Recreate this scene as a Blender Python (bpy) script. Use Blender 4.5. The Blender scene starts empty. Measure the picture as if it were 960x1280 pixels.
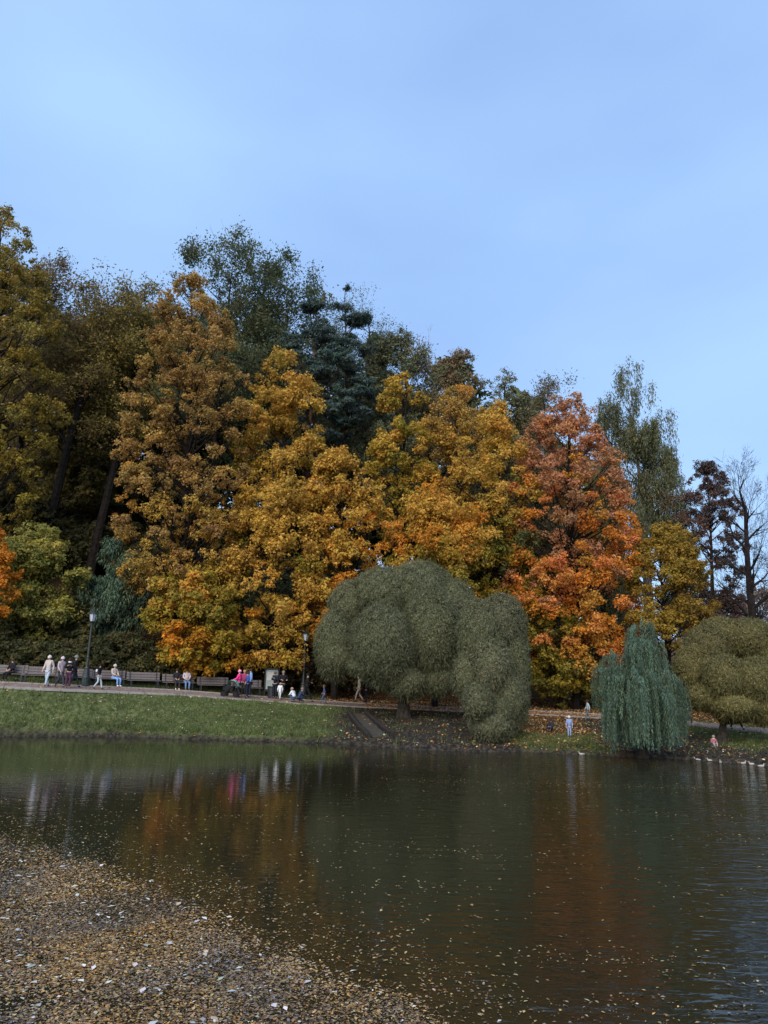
import bpy, math, random
import numpy as np
from mathutils import Vector, Matrix, noise as mnoise

R = math.radians
C = bpy.context.scene.collection
SC = bpy.context.scene
rng = np.random.default_rng(11)
random.seed(5)

# ------------------------------------------------------------------ camera
PITCH, ROLL, CAMZ, F = R(12.75), R(1.5), 3.2, 924.0
cam_d = bpy.data.cameras.new('camera'); cam = bpy.data.objects.new('camera', cam_d); C.objects.link(cam)
cam_d.sensor_fit = 'VERTICAL'; cam_d.sensor_height = 36.0; cam_d.lens = 36.0 * F / 1280.0
cam_d.clip_start = 0.1; cam_d.clip_end = 5000
MROT = Matrix.Rotation(math.pi / 2 + PITCH, 4, 'X') @ Matrix.Rotation(ROLL, 4, 'Z')
cam.matrix_world = Matrix.Translation((0, 0, CAMZ)) @ MROT
SC.camera = cam
M3 = np.array(MROT.to_3x3())

# ------------------------------------------------------------------ world, sun, exposure
SUN_EL, SUN_AZ = R(34), R(198)      # azimuth measured clockwise from +Y: behind the camera, a little to the left
w = bpy.data.worlds.new("World"); SC.world = w; w.use_nodes = True
nt = w.node_tree; nt.nodes.clear()
out = nt.nodes.new('ShaderNodeOutputWorld'); bg = nt.nodes.new('ShaderNodeBackground')
sky = nt.nodes.new('ShaderNodeTexSky'); sky.sky_type = 'NISHITA'; sky.sun_disc = False
sky.sun_elevation = SUN_EL; sky.sun_rotation = SUN_AZ; sky.air_density = 1.0; sky.dust_density = 1.0; sky.ozone_density = 2.0
tc = nt.nodes.new('ShaderNodeTexCoord'); mp = nt.nodes.new('ShaderNodeMapping'); mp.inputs['Scale'].default_value = (1.0, 1.0, 2.6)
nz = nt.nodes.new('ShaderNodeTexNoise'); nz.inputs['Scale'].default_value = 1.3; nz.inputs['Detail'].default_value = 4.0; nz.inputs['Roughness'].default_value = 0.45
cr = nt.nodes.new('ShaderNodeValToRGB'); cr.color_ramp.elements[0].position = 0.35; cr.color_ramp.elements[1].position = 0.68
cr.color_ramp.elements[0].color = (2.25, 3.65, 6.55, 1); cr.color_ramp.elements[1].color = (3.3, 5.1, 7.75, 1)
mx = nt.nodes.new('ShaderNodeMix'); mx.data_type = 'RGBA'; mx.inputs['Factor'].default_value = 0.82   # thin even cloud veil over the sky
L = nt.links.new
L(tc.outputs['Generated'], mp.inputs['Vector']); L(mp.outputs[0], nz.inputs['Vector']); L(nz.outputs['Fac'], cr.inputs['Fac'])
L(sky.outputs['Color'], mx.inputs['A']); L(cr.outputs['Color'], mx.inputs['B']); L(mx.outputs['Result'], bg.inputs['Color'])
bg.inputs['Strength'].default_value = 0.12
L(bg.outputs[0], out.inputs['Surface'])
sd = bpy.data.lights.new('sun', 'SUN'); so = bpy.data.objects.new('sun', sd); C.objects.link(so)
sd.energy = 3.0; sd.angle = R(60); sd.color = (1.0, 0.88, 0.74)
sdir = Vector((math.sin(SUN_AZ) * math.cos(SUN_EL), math.cos(SUN_AZ) * math.cos(SUN_EL), math.sin(SUN_EL)))
so.rotation_euler = sdir.to_track_quat('Z', 'Y').to_euler(); so.location = (0, -20, 60)
SC.view_settings.view_transform = 'Standard'; SC.view_settings.look = 'None'
SC.view_settings.exposure = 0.4; SC.view_settings.gamma = 1.0
SC.cycles.max_bounces = 6; SC.cycles.diffuse_bounces = 4; SC.cycles.transmission_bounces = 3

# ------------------------------------------------------------------ helpers
def at(px, py, Y):
    d = M3 @ np.array([(px - 480) / F, -(py - 640) / F, -1.0])
    k = Y / d[1]
    return Vector((d[0] * k, Y, CAMZ + d[2] * k))
def on_plane(px, py, z=0.0):
    d = M3 @ np.array([(px - 480) / F, -(py - 640) / F, -1.0])
    k = (z - CAMZ) / d[2]
    return Vector((d[0] * k, d[1] * k, z))

def tag(o, label=None, cat=None, group=None, kind=None):
    if label: o['label'] = label
    if cat: o['category'] = cat
    if group: o['group'] = group
    if kind: o['kind'] = kind
    return o
def empty(name, loc, rz=0.0, **kw):
    o = bpy.data.objects.new(name, None); C.objects.link(o); o.location = loc; o.rotation_euler.z = rz
    o.empty_display_size = 0.2
    return tag(o, **kw)
def mesh_obj(name, me, mat=None, parent=None):
    o = bpy.data.objects.new(name, me); C.objects.link(o)
    if mat and not me.materials: me.materials.append(mat)
    if parent: o.parent = parent
    return o
class MB:
    def __init__(s): s.v = []; s.f = []
    def tube(s, pts, rad, n=6, cap=True):
        pts = [Vector(p) for p in pts]; b0 = len(s.v); m = len(pts)
        for i, p in enumerate(pts):
            t = (pts[min(i + 1, m - 1)] - pts[max(i - 1, 0)])
            if t.length < 1e-6: t = Vector((0, 0, 1))
            t.normalize()
            a = Vector((1, 0, 0)) if abs(t.x) < 0.8 else Vector((0, 1, 0))
            u = t.cross(a).normalized(); v = t.cross(u)
            r = rad[i] if isinstance(rad, (list, tuple)) else rad
            for k in range(n):
                an = 2 * math.pi * k / n
                s.v.append(tuple(p + u * (r * math.cos(an)) + v * (r * math.sin(an))))
        for i in range(m - 1):
            for k in range(n):
                a0 = b0 + i * n + k; a1 = b0 + i * n + (k + 1) % n
                s.f.append((a0, a1, a1 + n, a0 + n))
        if cap:
            s.f.append(tuple(b0 + k for k in range(n))); s.f.append(tuple(b0 + (m - 1) * n + k for k in reversed(range(n))))
        return s
    def box(s, c, d, rz=0.0, rx=0.0):
        b = len(s.v); m = Matrix.Rotation(rz, 3, 'Z') @ Matrix.Rotation(rx, 3, 'X')
        for sx in (-.5, .5):
            for sy in (-.5, .5):
                for sz in (-.5, .5):
                    s.v.append(tuple(Vector(c) + m @ Vector((sx * d[0], sy * d[1], sz * d[2]))))
        for q in ((0, 1, 3, 2), (4, 6, 7, 5), (0, 4, 5, 1), (2, 3, 7, 6), (0, 2, 6, 4), (1, 5, 7, 3)):
            s.f.append(tuple(b + k for k in q))
        return s
    def lathe(s, prof, c=(0, 0, 0), n=12, sx=1.0, sy=1.0):
        b = len(s.v); m = len(prof)
        for r, z in prof:
            for k in range(n):
                a = 2 * math.pi * k / n
                s.v.append((c[0] + r * sx * math.cos(a), c[1] + r * sy * math.sin(a), c[2] + z))
        for i in range(m - 1):
            for k in range(n):
                a0 = b + i * n + k; a1 = b + i * n + (k + 1) % n
                s.f.append((a0, a1, a1 + n, a0 + n))
        s.f.append(tuple(b + k for k in reversed(range(n)))); s.f.append(tuple(b + (m - 1) * n + k for k in range(n)))
        return s
    def build(s, name, mat, parent=None, smooth=False):
        me = bpy.data.meshes.new(name); me.from_pydata(s.v, [], s.f); me.update()
        if smooth: me.polygons.foreach_set('use_smooth', [True] * len(me.polygons))
        return mesh_obj(name, me, mat, parent)

def np_mesh(name, verts, nper, cols=None):
    """verts (n*nper,3): n separate polygons of nper corners each, one colour per polygon"""
    nv = len(verts); n = nv // nper
    me = bpy.data.meshes.new(name)
    me.vertices.add(nv); me.vertices.foreach_set('co', verts.astype(np.float32).ravel())
    me.loops.add(nv); me.loops.foreach_set('vertex_index', np.arange(nv, dtype=np.int32))
    me.polygons.add(n); me.polygons.foreach_set('loop_start', np.arange(0, nv, nper, dtype=np.int32))
    if cols is not None:
        a = me.attributes.new('Col', 'FLOAT_COLOR', 'FACE')
        c4 = np.ones((n, 4), np.float32); c4[:, :3] = cols
        a.data.foreach_set('color', c4.ravel())
    me.update(calc_edges=True)
    return me
def unit(a): return a / np.maximum(np.linalg.norm(a, axis=1, keepdims=True), 1e-9)
def cards(P, N, w, h, up=None, tri=False, bend=0.25):
    """leaf shaped faces at P, facing N"""
    n = len(P); N = unit(N)
    r = rng.normal(size=(n, 3)) if up is None else up + rng.normal(size=(n, 3)) * 0.15
    U = unit(r - N * (r * N).sum(1, keepdims=True)); V = np.cross(N, U)
    w = np.reshape(w, (-1, 1)); h = np.reshape(h, (-1, 1))
    if tri:
        q = np.stack([P - V * w / 2, P + V * w / 2, P + U * h], 1)
        return q.reshape(-1, 3)
    q = np.stack([P - U * h / 2, P + V * w / 2 + N * w * bend, P + U * h / 2, P - V * w / 2 + N * w * bend], 1)
    return q.reshape(-1, 3)

# ------------------------------------------------------------------ materials
def mat_base(name, col, rough=0.8, spec=0.3, nscale=8.0, var=0.25, bump=0.0, metallic=0.0):
    m = bpy.data.materials.new(name); m.use_nodes = True; t = m.node_tree; b = t.nodes['Principled BSDF']
    b.inputs['Roughness'].default_value = rough; b.inputs['Metallic'].default_value = metallic
    b.inputs['Specular IOR Level'].default_value = spec
    n = t.nodes.new('ShaderNodeTexNoise'); n.inputs['Scale'].default_value = nscale; n.inputs['Detail'].default_value = 5
    co = t.nodes.new('ShaderNodeTexCoord'); t.links.new(co.outputs['Object'], n.inputs['Vector'])
    r = t.nodes.new('ShaderNodeValToRGB'); r.color_ramp.elements[0].position = 0.3; r.color_ramp.elements[1].position = 0.7
    r.color_ramp.elements[0].color = tuple(c * (1 - var) for c in col) + (1,)
    r.color_ramp.elements[1].color = tuple(min(1, c * (1 + var)) for c in col) + (1,)
    t.links.new(n.outputs['Fac'], r.inputs['Fac']); t.links.new(r.outputs['Color'], b.inputs['Base Color'])
    if bump:
        bp = t.nodes.new('ShaderNodeBump'); bp.inputs['Strength'].default_value = 0.8; bp.inputs['Distance'].default_value = bump
        t.links.new(n.outputs['Fac'], bp.inputs['Height']); t.links.new(bp.outputs['Normal'], b.inputs['Normal'])
    return m
def mat_leaf(name, trans=0.3, rough=0.6, spec=0.2):
    m = bpy.data.materials.new(name); m.use_nodes = True; t = m.node_tree; b = t.nodes['Principled BSDF']
    a = t.nodes.new('ShaderNodeAttribute'); a.attribute_name = 'Col'
    b.inputs['Roughness'].default_value = rough; b.inputs['Specular IOR Level'].default_value = spec
    t.links.new(a.outputs['Color'], b.inputs['Base Color'])
    if trans:
        tr = t.nodes.new('ShaderNodeBsdfTranslucent'); ms = t.nodes.new('ShaderNodeMixShader'); ms.inputs['Fac'].default_value = trans
        t.links.new(a.outputs['Color'], tr.inputs['Color'])
        t.links.new(b.outputs[0], ms.inputs[1]); t.links.new(tr.outputs[0], ms.inputs[2])
        t.links.new(ms.outputs[0], t.nodes['Material Output'].inputs['Surface'])
    return m
M_LEAF = mat_leaf('leaf_foliage', 0.4, .6, .1)
M_NEEDLE = mat_leaf('needle_foliage', 0.08)
M_WLEAF = mat_leaf('floating_leaf', 0.0, 0.5, 0.25)
M_DRY = mat_leaf('fallen_leaf', 0.0, 0.8, 0.1)
M_GRASSB = mat_leaf('grass_blade', 0.2)
M_BARK = mat_base('dark_bark', (0.02, 0.017, 0.015), 0.95, 0.1, 5, 0.5, 0.05)
M_PBARK = mat_base('pine_bark', (0.075, 0.04, 0.028), 0.95, 0.1, 4, 0.5, 0.05)
M_BBARK = mat_base('birch_bark', (0.17, 0.16, 0.15), 0.8, 0.2, 3, 0.6, 0.02)
M_WBARK = mat_base('willow_bark', (0.035, 0.03, 0.024), 0.95, 0.1, 5, 0.5, 0.05)

# ------------------------------------------------------------------ terrain shape
PATHP = [(0, 856, 40), (60, 859, 41), (150, 862.5, 43), (220, 866, 44.5), (300, 872, 46), (380, 878, 47.3), (450, 882, 48), (560, 887, 48.5),
         (700, 893, 48), (800, 899, 46.5), (900, 909, 44), (960, 915, 42.5)]
pp = [at(*q) for q in PATHP]
PX = np.array([-300, -60] + [p.x for p in pp] + [60, 300]); PY = np.array([28, 31] + [p.y for p in pp] + [36, 30])
PZ = np.array([4, 3.2] + [p.z for p in pp] + [0.6, 0.6])
sh = [on_plane(*q) for q in ((0, 921), (80, 920.5), (150, 921), (230, 924), (300, 926), (380, 928), (430, 930), (480, 934), (520, 937), (600, 940), (650, 940), (700, 942), (780, 946), (850, 949), (900, 953), (960, 958))]
SX = np.array([-300, -60] + [p.x for p in sh] + [60, 300]); SY = np.array([22, 26] + [p.y for p in sh] + [24, 18])
def nz1(x, y):
    return (np.sin(x * 1.3 + 2 * np.sin(y * .7)) + np.sin(y * 1.7 + 1.5 * np.sin(x * .9 + 1)) + 0.5 * np.sin(x * 3.1 + y * 2.3) + 0.5 * np.sin(x * 2.2 - y * 3.7 + 2)) / 3
def shore_y(x): return np.interp(x, SX, SY) + 0.10 * np.sin(x * 2.1) + 0.07 * np.sin(x * 4.7 + 1) + 0.04 * np.sin(x * 11)
def sm(a, b, x):
    t = np.clip((x - a) / (b - a), 0, 1); return t * t * (3 - 2 * t)
def terrain(x, y):
    x = np.asarray(x, float); y = np.asarray(y, float)
    S = shore_y(x); P = np.interp(x, PX, PY); H = np.interp(x, PX, PZ)
    side = 6 * sm(55, 75, np.abs(x))
    d = y - S
    e = P - 1.75
    u = np.clip(d / np.maximum(e - S, 1), 0, 1)
    lip = 0.24 * sm(-0.05, 0.2, d)
    bank = lip + (H - 0.07 - 0.24) * (0.75 * u + 0.25 * sm(0, 1, u)) + 0.03 * nz1(x * 2, y * 2) * sm(0, .5, d) * (1 - sm(.9, 1, u))
    pz = H + 0.04 * (y - P)
    q = np.maximum(y - (P + 1.75), 0)
    s = np.interp(x, [-60, -30, -12, 0, 8, 16, 60], [.5, .5, .42, .32, .16, .05, .03])
    mxh = np.interp(x, [-60, -30, -10, 0, 10, 20, 60], [24, 24, 22, 18, 9, 2.5, 2])
    hill = H + 0.07 + 0.06 * q + mxh * (1 - np.exp(-s * np.maximum(q - 3.2, 0) / mxh)) + 0.12 * nz1(x * .6, y * .6) * sm(1, 5, q)
    z = np.where(y < e, bank, np.where(y < P + 1.75, pz, hill))
    far = -np.minimum(np.maximum(-d, 0) * 0.45, 1.3)
    z = np.where(d < -0.05, far, z)
    near = np.where(y < 3.5, np.minimum((3.5 - y) * 0.8 - 0.1, 1.55), -9)
    return np.maximum(np.maximum(z, near), np.where(np.abs(x) > 55, side * 0.3 - 0.4, -9))
def tz(x, y): return float(terrain(x, y))
def ground(px, Y, dz=0.0):
    """point of the ground that shows in column px at distance Y"""
    py = 880
    for _ in range(12):
        p = at(px, py, Y); g = tz(p.x, Y) + dz
        py += (p.z - g) * F / Y
    return Vector((p.x, Y, tz(p.x, Y)))

def foot(px, py):
    """where the line of sight through a photo pixel meets the ground"""
    for Y in np.arange(30, 60, .05):
        p = at(px, py, Y)
        if p.z <= tz(p.x, Y): return Vector((p.x, Y, tz(p.x, Y)))
    return ground(px, 45)
# ground sheet
def axis(lo, hi, core_lo, core_hi, st, n_out):
    core = np.arange(core_lo, core_hi + 1e-6, st)
    a = core_lo - np.geomspace(st * 2, core_lo - lo, n_out)[::-1]; b = core_hi + np.geomspace(st * 2, hi - core_hi, n_out)
    return np.concatenate([a, core, b])
gx = axis(-900, 900, -32, 32, 0.4, 26); gy = np.concatenate([axis(-500, 3.0, -2, 3.0 - .001, 0.5, 10)[:-10], np.array([4, 8, 14, 20, 26]), np.arange(29, 52, 0.2), np.arange(52, 66, .6), 66 + np.geomspace(.6, 1300, 40)])
gy = np.unique(np.round(gy, 3))
X, Y_ = np.meshgrid(gx, gy); Z = terrain(X, Y_)
nx, ny = len(gx), len(gy)
me = bpy.data.meshes.new('ground')
co = np.stack([X, Y_, Z], -1).reshape(-1, 3).astype(np.float32)
idx = np.arange(nx * ny).reshape(ny, nx)
quads = np.stack([idx[:-1, :-1], idx[:-1, 1:], idx[1:, 1:], idx[1:, :-1]], -1).reshape(-1, 4)
me.vertices.add(len(co)); me.vertices.foreach_set('co', co.ravel())
me.loops.add(quads.size); me.loops.foreach_set('vertex_index', quads.astype(np.int32).ravel())
me.polygons.add(len(quads)); me.polygons.foreach_set('loop_start', np.arange(0, quads.size, 4, dtype=np.int32))
me.update(calc_edges=True); me.polygons.foreach_set('use_smooth', np.ones(len(quads), bool))
def zones(x, y):
    """weights: grass, soil, litter"""
    S = shore_y(x); P = np.interp(x, PX, PY); d = y - S; n = nz1(x * .8, y * .8) * 0.6
    left = 1 - sm(-3.6, -1.6, x + n)
    rightg = sm(6.3, 7.5, x + n) * (1 - sm(2.2, 5.0, d + n * 1.5)) * (1 - sm(10.4, 11.5, x + n))
    farright = sm(15.8, 17, x + n) * sm(2.5, 5, d)
    beyond = sm(1.6, 2.0, y - P)
    strip = beyond * (1 - sm(4.5, 7.0, y - P + n)) * (1 - sm(-5, -3, x)) * 0.9
    strip2 = beyond * (1 - sm(3.5, 6.0, y - P + n)) * sm(13, 15, x) * 0.7
    g = np.clip((left + rightg + 0.7 * farright) * (1 - beyond) + strip + strip2, 0, 1)
    g = g * sm(0.08, 0.2, d)
    lit = np.clip(beyond * (1 - strip - strip2) + sm(6.5, 8, x + n) * (1 - sm(10.8, 12, x + n)) * (1 - rightg) * (1 - beyond), 0, 1) * (1 - g)
    return g, np.clip(1 - g - lit, 0, 1), lit
g, so_, li = zones(X, Y_)
a = me.attributes.new('zone', 'FLOAT_COLOR', 'POINT')
zc = np.stack([g, so_, li, np.ones_like(g)], -1).reshape(-1, 4).astype(np.float32); a.data.foreach_set('color', zc.ravel())
def mat_ground():
    m = bpy.data.materials.new('ground_soil_grass_litter'); m.use_nodes = True; t = m.node_tree; N = t.nodes; b = N['Principled BSDF']; l = t.links.new
    b.inputs['Roughness'].default_value = 0.95; b.inputs['Specular IOR Level'].default_value = 0.1
    at_ = N.new('ShaderNodeAttribute'); at_.attribute_name = 'zone'; sp = N.new('ShaderNodeSeparateColor'); l(at_.outputs['Color'], sp.inputs[0])
    geo = N.new('ShaderNodeNewGeometry')
    def nramp(scale, cols, det=6, ps=(0.3, 0.7)):
        n = N.new('ShaderNodeTexNoise'); n.inputs['Scale'].default_value = scale; n.inputs['Detail'].default_value = det; n.inputs['Roughness'].default_value = .65; l(geo.outputs['Position'], n.inputs['Vector'])
        r = N.new('ShaderNodeValToRGB'); e = r.color_ramp.elements
        while len(e) < len(cols): e.new(0.5)
        for i, c in enumerate(cols): e[i].position = ps[0] + (ps[1] - ps[0]) * i / (len(cols) - 1); e[i].color = c + (1,)
        l(n.outputs['Fac'], r.inputs['Fac']); return n, r
    n1, grass = nramp(5, [(0.03, 0.042, 0.016), (0.075, 0.095, 0.035), (0.14, 0.15, 0.07)], 9, (.36, .64))
    n2, soil = nramp(6, [(0.012, 0.011, 0.010), (0.030, 0.027, 0.023), (0.070, 0.060, 0.045)], 10, (.38, .62))
    n3, lit = nramp(9, [(0.025, 0.017, 0.01), (0.07, 0.042, 0.02), (0.16, 0.085, 0.035)])
    m1 = N.new('ShaderNodeMix'); m1.data_type = 'RGBA'; m2 = N.new('ShaderNodeMix'); m2.data_type = 'RGBA'
    l(sp.outputs[0], m1.inputs['Factor']); l(soil.outputs[0], m1.inputs['A']); l(grass.outputs[0], m1.inputs['B'])
    l(sp.outputs[2], m2.inputs['Factor']); l(m1.outputs['Result'], m2.inputs['A']); l(lit.outputs[0], m2.inputs['B'])
    l(m2.outputs['Result'], b.inputs['Base Color'])
    bp = N.new('ShaderNodeBump'); bp.inputs['Distance'].default_value = 0.06; bp.inputs['Strength'].default_value = 0.9; l(n3.outputs['Fac'], bp.inputs['Height']); l(bp.outputs[0], b.inputs['Normal'])
    return m
gr = mesh_obj('ground', me, mat_ground()); tag(gr, kind='structure')

# pond water
def mat_water():
    m = bpy.data.materials.new('pond_water'); m.use_nodes = True; t = m.node_tree; N = t.nodes; b = N['Principled BSDF']; l = t.links.new
    b.inputs['Base Color'].default_value = (0.019, 0.0185, 0.010, 1); b.inputs['Roughness'].default_value = 0.06; b.inputs['IOR'].default_value = 1.333
    geo = N.new('ShaderNodeNewGeometry')
    def wave(sc, dist, rot, det=2):
        mp = N.new('ShaderNodeMapping'); mp.inputs['Scale'].default_value = sc; mp.inputs['Rotation'].default_value = (0, 0, rot); l(geo.outputs['Position'], mp.inputs['Vector'])
        n = N.new('ShaderNodeTexNoise'); n.inputs['Scale'].default_value = 1; n.inputs['Detail'].default_value = det; l(mp.outputs[0], n.inputs['Vector']); return n
    n1 = wave((1.3, 4.0, 1), 0, R(24)); n2 = wave((5, 9, 1), 0, R(-12)); n3 = wave((0.16, 0.16, 1), 0, 0)
    # calmer and livelier patches, livelier towards the open right-hand side of the pond
    sx = N.new('ShaderNodeSeparateXYZ'); l(geo.outputs['Position'], sx.inputs[0])
    mr = N.new('ShaderNodeMapRange'); mr.inputs['From Min'].default_value = -1; mr.inputs['From Max'].default_value = 8; mr.inputs['To Min'].default_value = 0.4; mr.inputs['To Max'].default_value = 3.2; l(sx.outputs[0], mr.inputs['Value'])
    mu = N.new('ShaderNodeMath'); mu.operation = 'MULTIPLY'; l(mr.outputs[0], mu.inputs[0]); l(n3.outputs['Fac'], mu.inputs[1])
    ad = N.new('ShaderNodeMath'); ad.operation = 'MULTIPLY_ADD'; l(n2.outputs['Fac'], ad.inputs[0]); ad.inputs[1].default_value = 0.25; l(n1.outputs['Fac'], ad.inputs[2])
    m3 = N.new('ShaderNodeMath'); m3.operation = 'MULTIPLY'; l(ad.outputs[0], m3.inputs[0]); l(mu.outputs[0], m3.inputs[1])
    bp = N.new('ShaderNodeBump'); bp.inputs['Distance'].default_value = 0.025; bp.inputs['Strength'].default_value = 1.0
    l(m3.outputs[0], bp.inputs['Height']); l(bp.outputs[0], b.inputs['Normal'])
    return m
mb = MB(); mb.v = [(-75, -1.0, 0), (75, -1.0, 0), (75, 42, 0), (-75, 42, 0)]; mb.f = [(0, 1, 2, 3)]
wa = mb.build('water', mat_water()); tag(wa, kind='structure')

# path with low kerbs
M_PATH = mat_base('path_paving', (0.22, 0.165, 0.15), 0.9, 0.2, 3, 0.22, 0.004)
M_KERB = mat_base('kerb_stone', (0.30, 0.28, 0.26), 0.9, 0.2, 4, 0.15)
xs = np.arange(-45, 45, 0.4)
def path_pts(off):
    Pc = np.interp(xs, PX, PY); dx = np.gradient(Pc, xs); n = np.sqrt(1 + dx * dx)
    return xs - off * dx / n, Pc + off / n
mb = MB(); offs = np.linspace(-1.5, 1.5, 7)
for o_ in offs:
    a_, b_ = path_pts(o_)
    for x_, y_ in zip(a_, b_): mb.v.append((x_, y_, float(np.interp(x_, PX, PZ)) + 0.04 * (y_ - float(np.interp(x_, PX, PY))) + 0.02))
n_ = len(xs)
for i in range(len(offs) - 1):
    for k in range(n_ - 1): mb.f.append((i * n_ + k, i * n_ + k + 1, (i + 1) * n_ + k + 1, (i + 1) * n_ + k))
tag(mb.build('path', M_PATH, smooth=True), kind='structure')
mb = MB()
for o_ in (-1.56, 1.56):
    rows = []
    for do, dz in ((-.05, -.06), (-.05, .07), (.05, .07), (.05, -.06)):
        a_, b_ = path_pts(o_ + do); row = []
        for x_, y_ in zip(a_, b_):
            row.append(len(mb.v)); mb.v.append((x_, y_, float(np.interp(x_, PX, PZ)) + 0.04 * (y_ - float(np.interp(x_, PX, PY))) + dz))
        rows.append(row)
    for j in range(3):
        for k in range(n_ - 1): mb.f.append((rows[j][k], rows[j][k + 1], rows[j + 1][k + 1], rows[j + 1][k]))
tag(mb.build('kerb', M_KERB), kind='structure')

# ------------------------------------------------------------------ ground cover, fallen and floating leaves (stuff)
def pick_cols(pal, n, jit=0.25):
    pal = np.array(pal, float); wts = pal[:, 3] / pal[:, 3].sum()
    i = rng.choice(len(pal), n, p=wts); v = rng.uniform(1 - jit, 1 + jit, (n, 1)) * (1 + rng.normal(size=(n, 3)) * 0.05)
    return np.clip(pal[i, :3] * v, 0.002, 0.9)
def cam_vis(x, y): return np.abs(x) < 0.56 * y + 3
n = 420000
x = rng.uniform(-26, 27, n); y = rng.uniform(29, 54, n); d = y - shore_y(x); gz = zones(x, y)[0]
keep = (d > -0.02) & (rng.random(n) < np.clip(gz + .03 + .16 * (nz1(x * 1.7, y * 1.9) > .4), 0, 1) * (y < np.interp(x, PX, PY) + 5) * (0.25 + 0.75 * (y < 46))) & cam_vis(x, y) & (np.abs(y - np.interp(x, PX, PY)) > 1.72)
x = x[keep]; y = y[keep]; z = terrain(x, y); n = len(x)
hh = rng.uniform(.05, .15, n) * (1 + 0.9 * (nz1(x * 3, y * 3) > .25)) * (1 + 1.6 * ((y - shore_y(x)) < .45))
N_ = np.stack([rng.normal(size=n), -np.ones(n), rng.normal(size=n) * .3], 1)
v = cards(np.stack([x, y, z - 0.01], 1), N_, rng.uniform(.015, .035, n), hh, up=np.stack([rng.normal(size=n) * .4, rng.normal(size=n) * .4 - .2, np.ones(n)], 1), tri=True)
col = pick_cols([(.065, .105, .028, 3), (.09, .14, .035, 3), (.14, .165, .06, 2), (.18, .17, .09, 1.2)], n, .4) * (0.9 + 0.3 * nz1(x * .5, y * .7)[:, None] + .3 * nz1(x * 2.6, y * 3.1)[:, None])
col = np.clip(col, .01, .5)
tag(mesh_obj('grass', np_mesh('grass', v, 3, col), M_GRASSB), 'short green grass on the sloping bank below the path', 'grass', kind='stuff')

def lying(x, y, z, size, pal, name, label, mat, tilt=0.35, asp=0.7, cat='leaves', vary=False):
    n = len(x); N_ = np.stack([rng.normal(size=n) * tilt, rng.normal(size=n) * tilt, np.ones(n)], 1)
    s = (.5 + 1.3 * rng.random(n) ** 2) * size * 1.05
    v = cards(np.stack([x, y, z], 1), N_, s * asp, s, bend=0.12)
    c = pick_cols(pal, n, .3)
    if vary:   # golden, brown and grey-green drifts lie in patches
        a_ = nz1(x * 1.7, y * 1.2)[:, None]; b_ = nz1(y * .9 + 3, x * 1.5)[:, None]
        c = np.clip(c * (1 + a_ * np.array([.35, .22, -.1])) * (1 + .22 * b_), .01, .8)
    return tag(mesh_obj(name, np_mesh(name, v, 4, c), mat), label, cat, kind='stuff')
PAL_FALL = [(.5, .46, .38, .8), (.42, .22, .06, 3), (.5, .3, .1, 2), (.32, .12, .035, 3), (.6, .42, .22, 1.2), (.18, .09, .04, 2)]
n = 170000
x = rng.uniform(-26, 28, n); y = rng.uniform(30, 56, n); g, s_, l_ = zones(x, y); d = y - shore_y(x); P = np.interp(x, PX, PY)
dens = 0.03 * g * (x < 0) + 0.45 * g * (x > 0) + (0.08 + .2 * (x > 6) + .3 * (d < .5)) * s_ + 0.8 * l_
dens = np.where(np.abs(y - P) < 1.9, np.where((x > -1) & (x < 13.5), 1.3, .06), dens); dens = dens * np.where((x > 6) & (x < 11.5) & (y < P), 1.5, 1) * np.where((x > 11.5) & (y < P), .45, 1)
keep = (d > .05) & (rng.random(n) < dens) & cam_vis(x, y)
x = x[keep]; y = y[keep]; z = terrain(x, y) + .035
lying(x, y, z, .092, PAL_FALL, 'fallen_leaves', 'orange and tan fallen leaves scattered over the bank and under the trees', M_DRY)
x = rng.uniform(-26, 0, 16000); y = rng.uniform(33, 46, 16000); k = (zones(x, y)[0] > .5) & (y < np.interp(x, PX, PY) - 1.8) & (rng.random(16000) < .4 + .5 * nz1(x, y)); x = x[k]; y = y[k]
lying(x, y, terrain(x, y) + .07, .06, [(.42, .40, .28, 3), (.36, .28, .12, 2), (.5, .47, .38, 1)], 'leaf_specks', 'small pale yellowish leaves sprinkled over the grass bank', M_DRY)

# floating leaves: dense drift in the near left corner, scattered ones elsewhere
edge = [on_plane(*q) for q in ((-60, 1030), (0, 1042), (60, 1052), (120, 1072), (200, 1105), (300, 1148), (400, 1196), (480, 1230), (560, 1264), (700, 1335))]
EX = np.array([p.x for p in edge]); EY = np.array([p.y for p in edge])
n = 1200000
x = rng.uniform(-13, 4, n); y = rng.uniform(3.6, 21, n); e = np.interp(x, EX, EY, left=EY[0] + 2) + .12 * np.sin(x * 5) + .1 * np.sin(x * 2.3 + 1)
inside = e - y
patch = 0.60 + 0.30 * nz1(x * 1.1, y * .9) + .25 * nz1(x * 3.3, y * 2.6)
dens = (sm(-0.12, .8, inside) ** 1.2) * patch * (.75 + .25 * sm(0, 4, inside)) + 0.03 * (inside > -1.5)
dens *= np.clip((15 / y), 0.6, 1.4) * 0.78
keep = (rng.random(n) < dens) & (inside > -1.6) & (np.abs(x) < .56 * y + 1.5)
x = x[keep]; y = y[keep]
PAL_MAT = [(.46, .29, .10, 1.3), (.38, .30, .2, 1.2), (.22, .125, .055, 3), (.13, .08, .042, 4), (.32, .19, .065, 2), (.30, .23, .13, 2), (.16, .14, .09, 2), (.46, .27, .09, .8), (.09, .06, .04, 2), (.22, .18, .16, 1.5), (.6, .55, .46, .25)]
lying(x, y, rng.uniform(.003, .009, len(x)), .031, PAL_MAT, 'floating_leaf_drift', 'dense brown drift of dead leaves floating in the near left corner of the pond', M_WLEAF, tilt=.14, asp=.6, vary=True)
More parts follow.
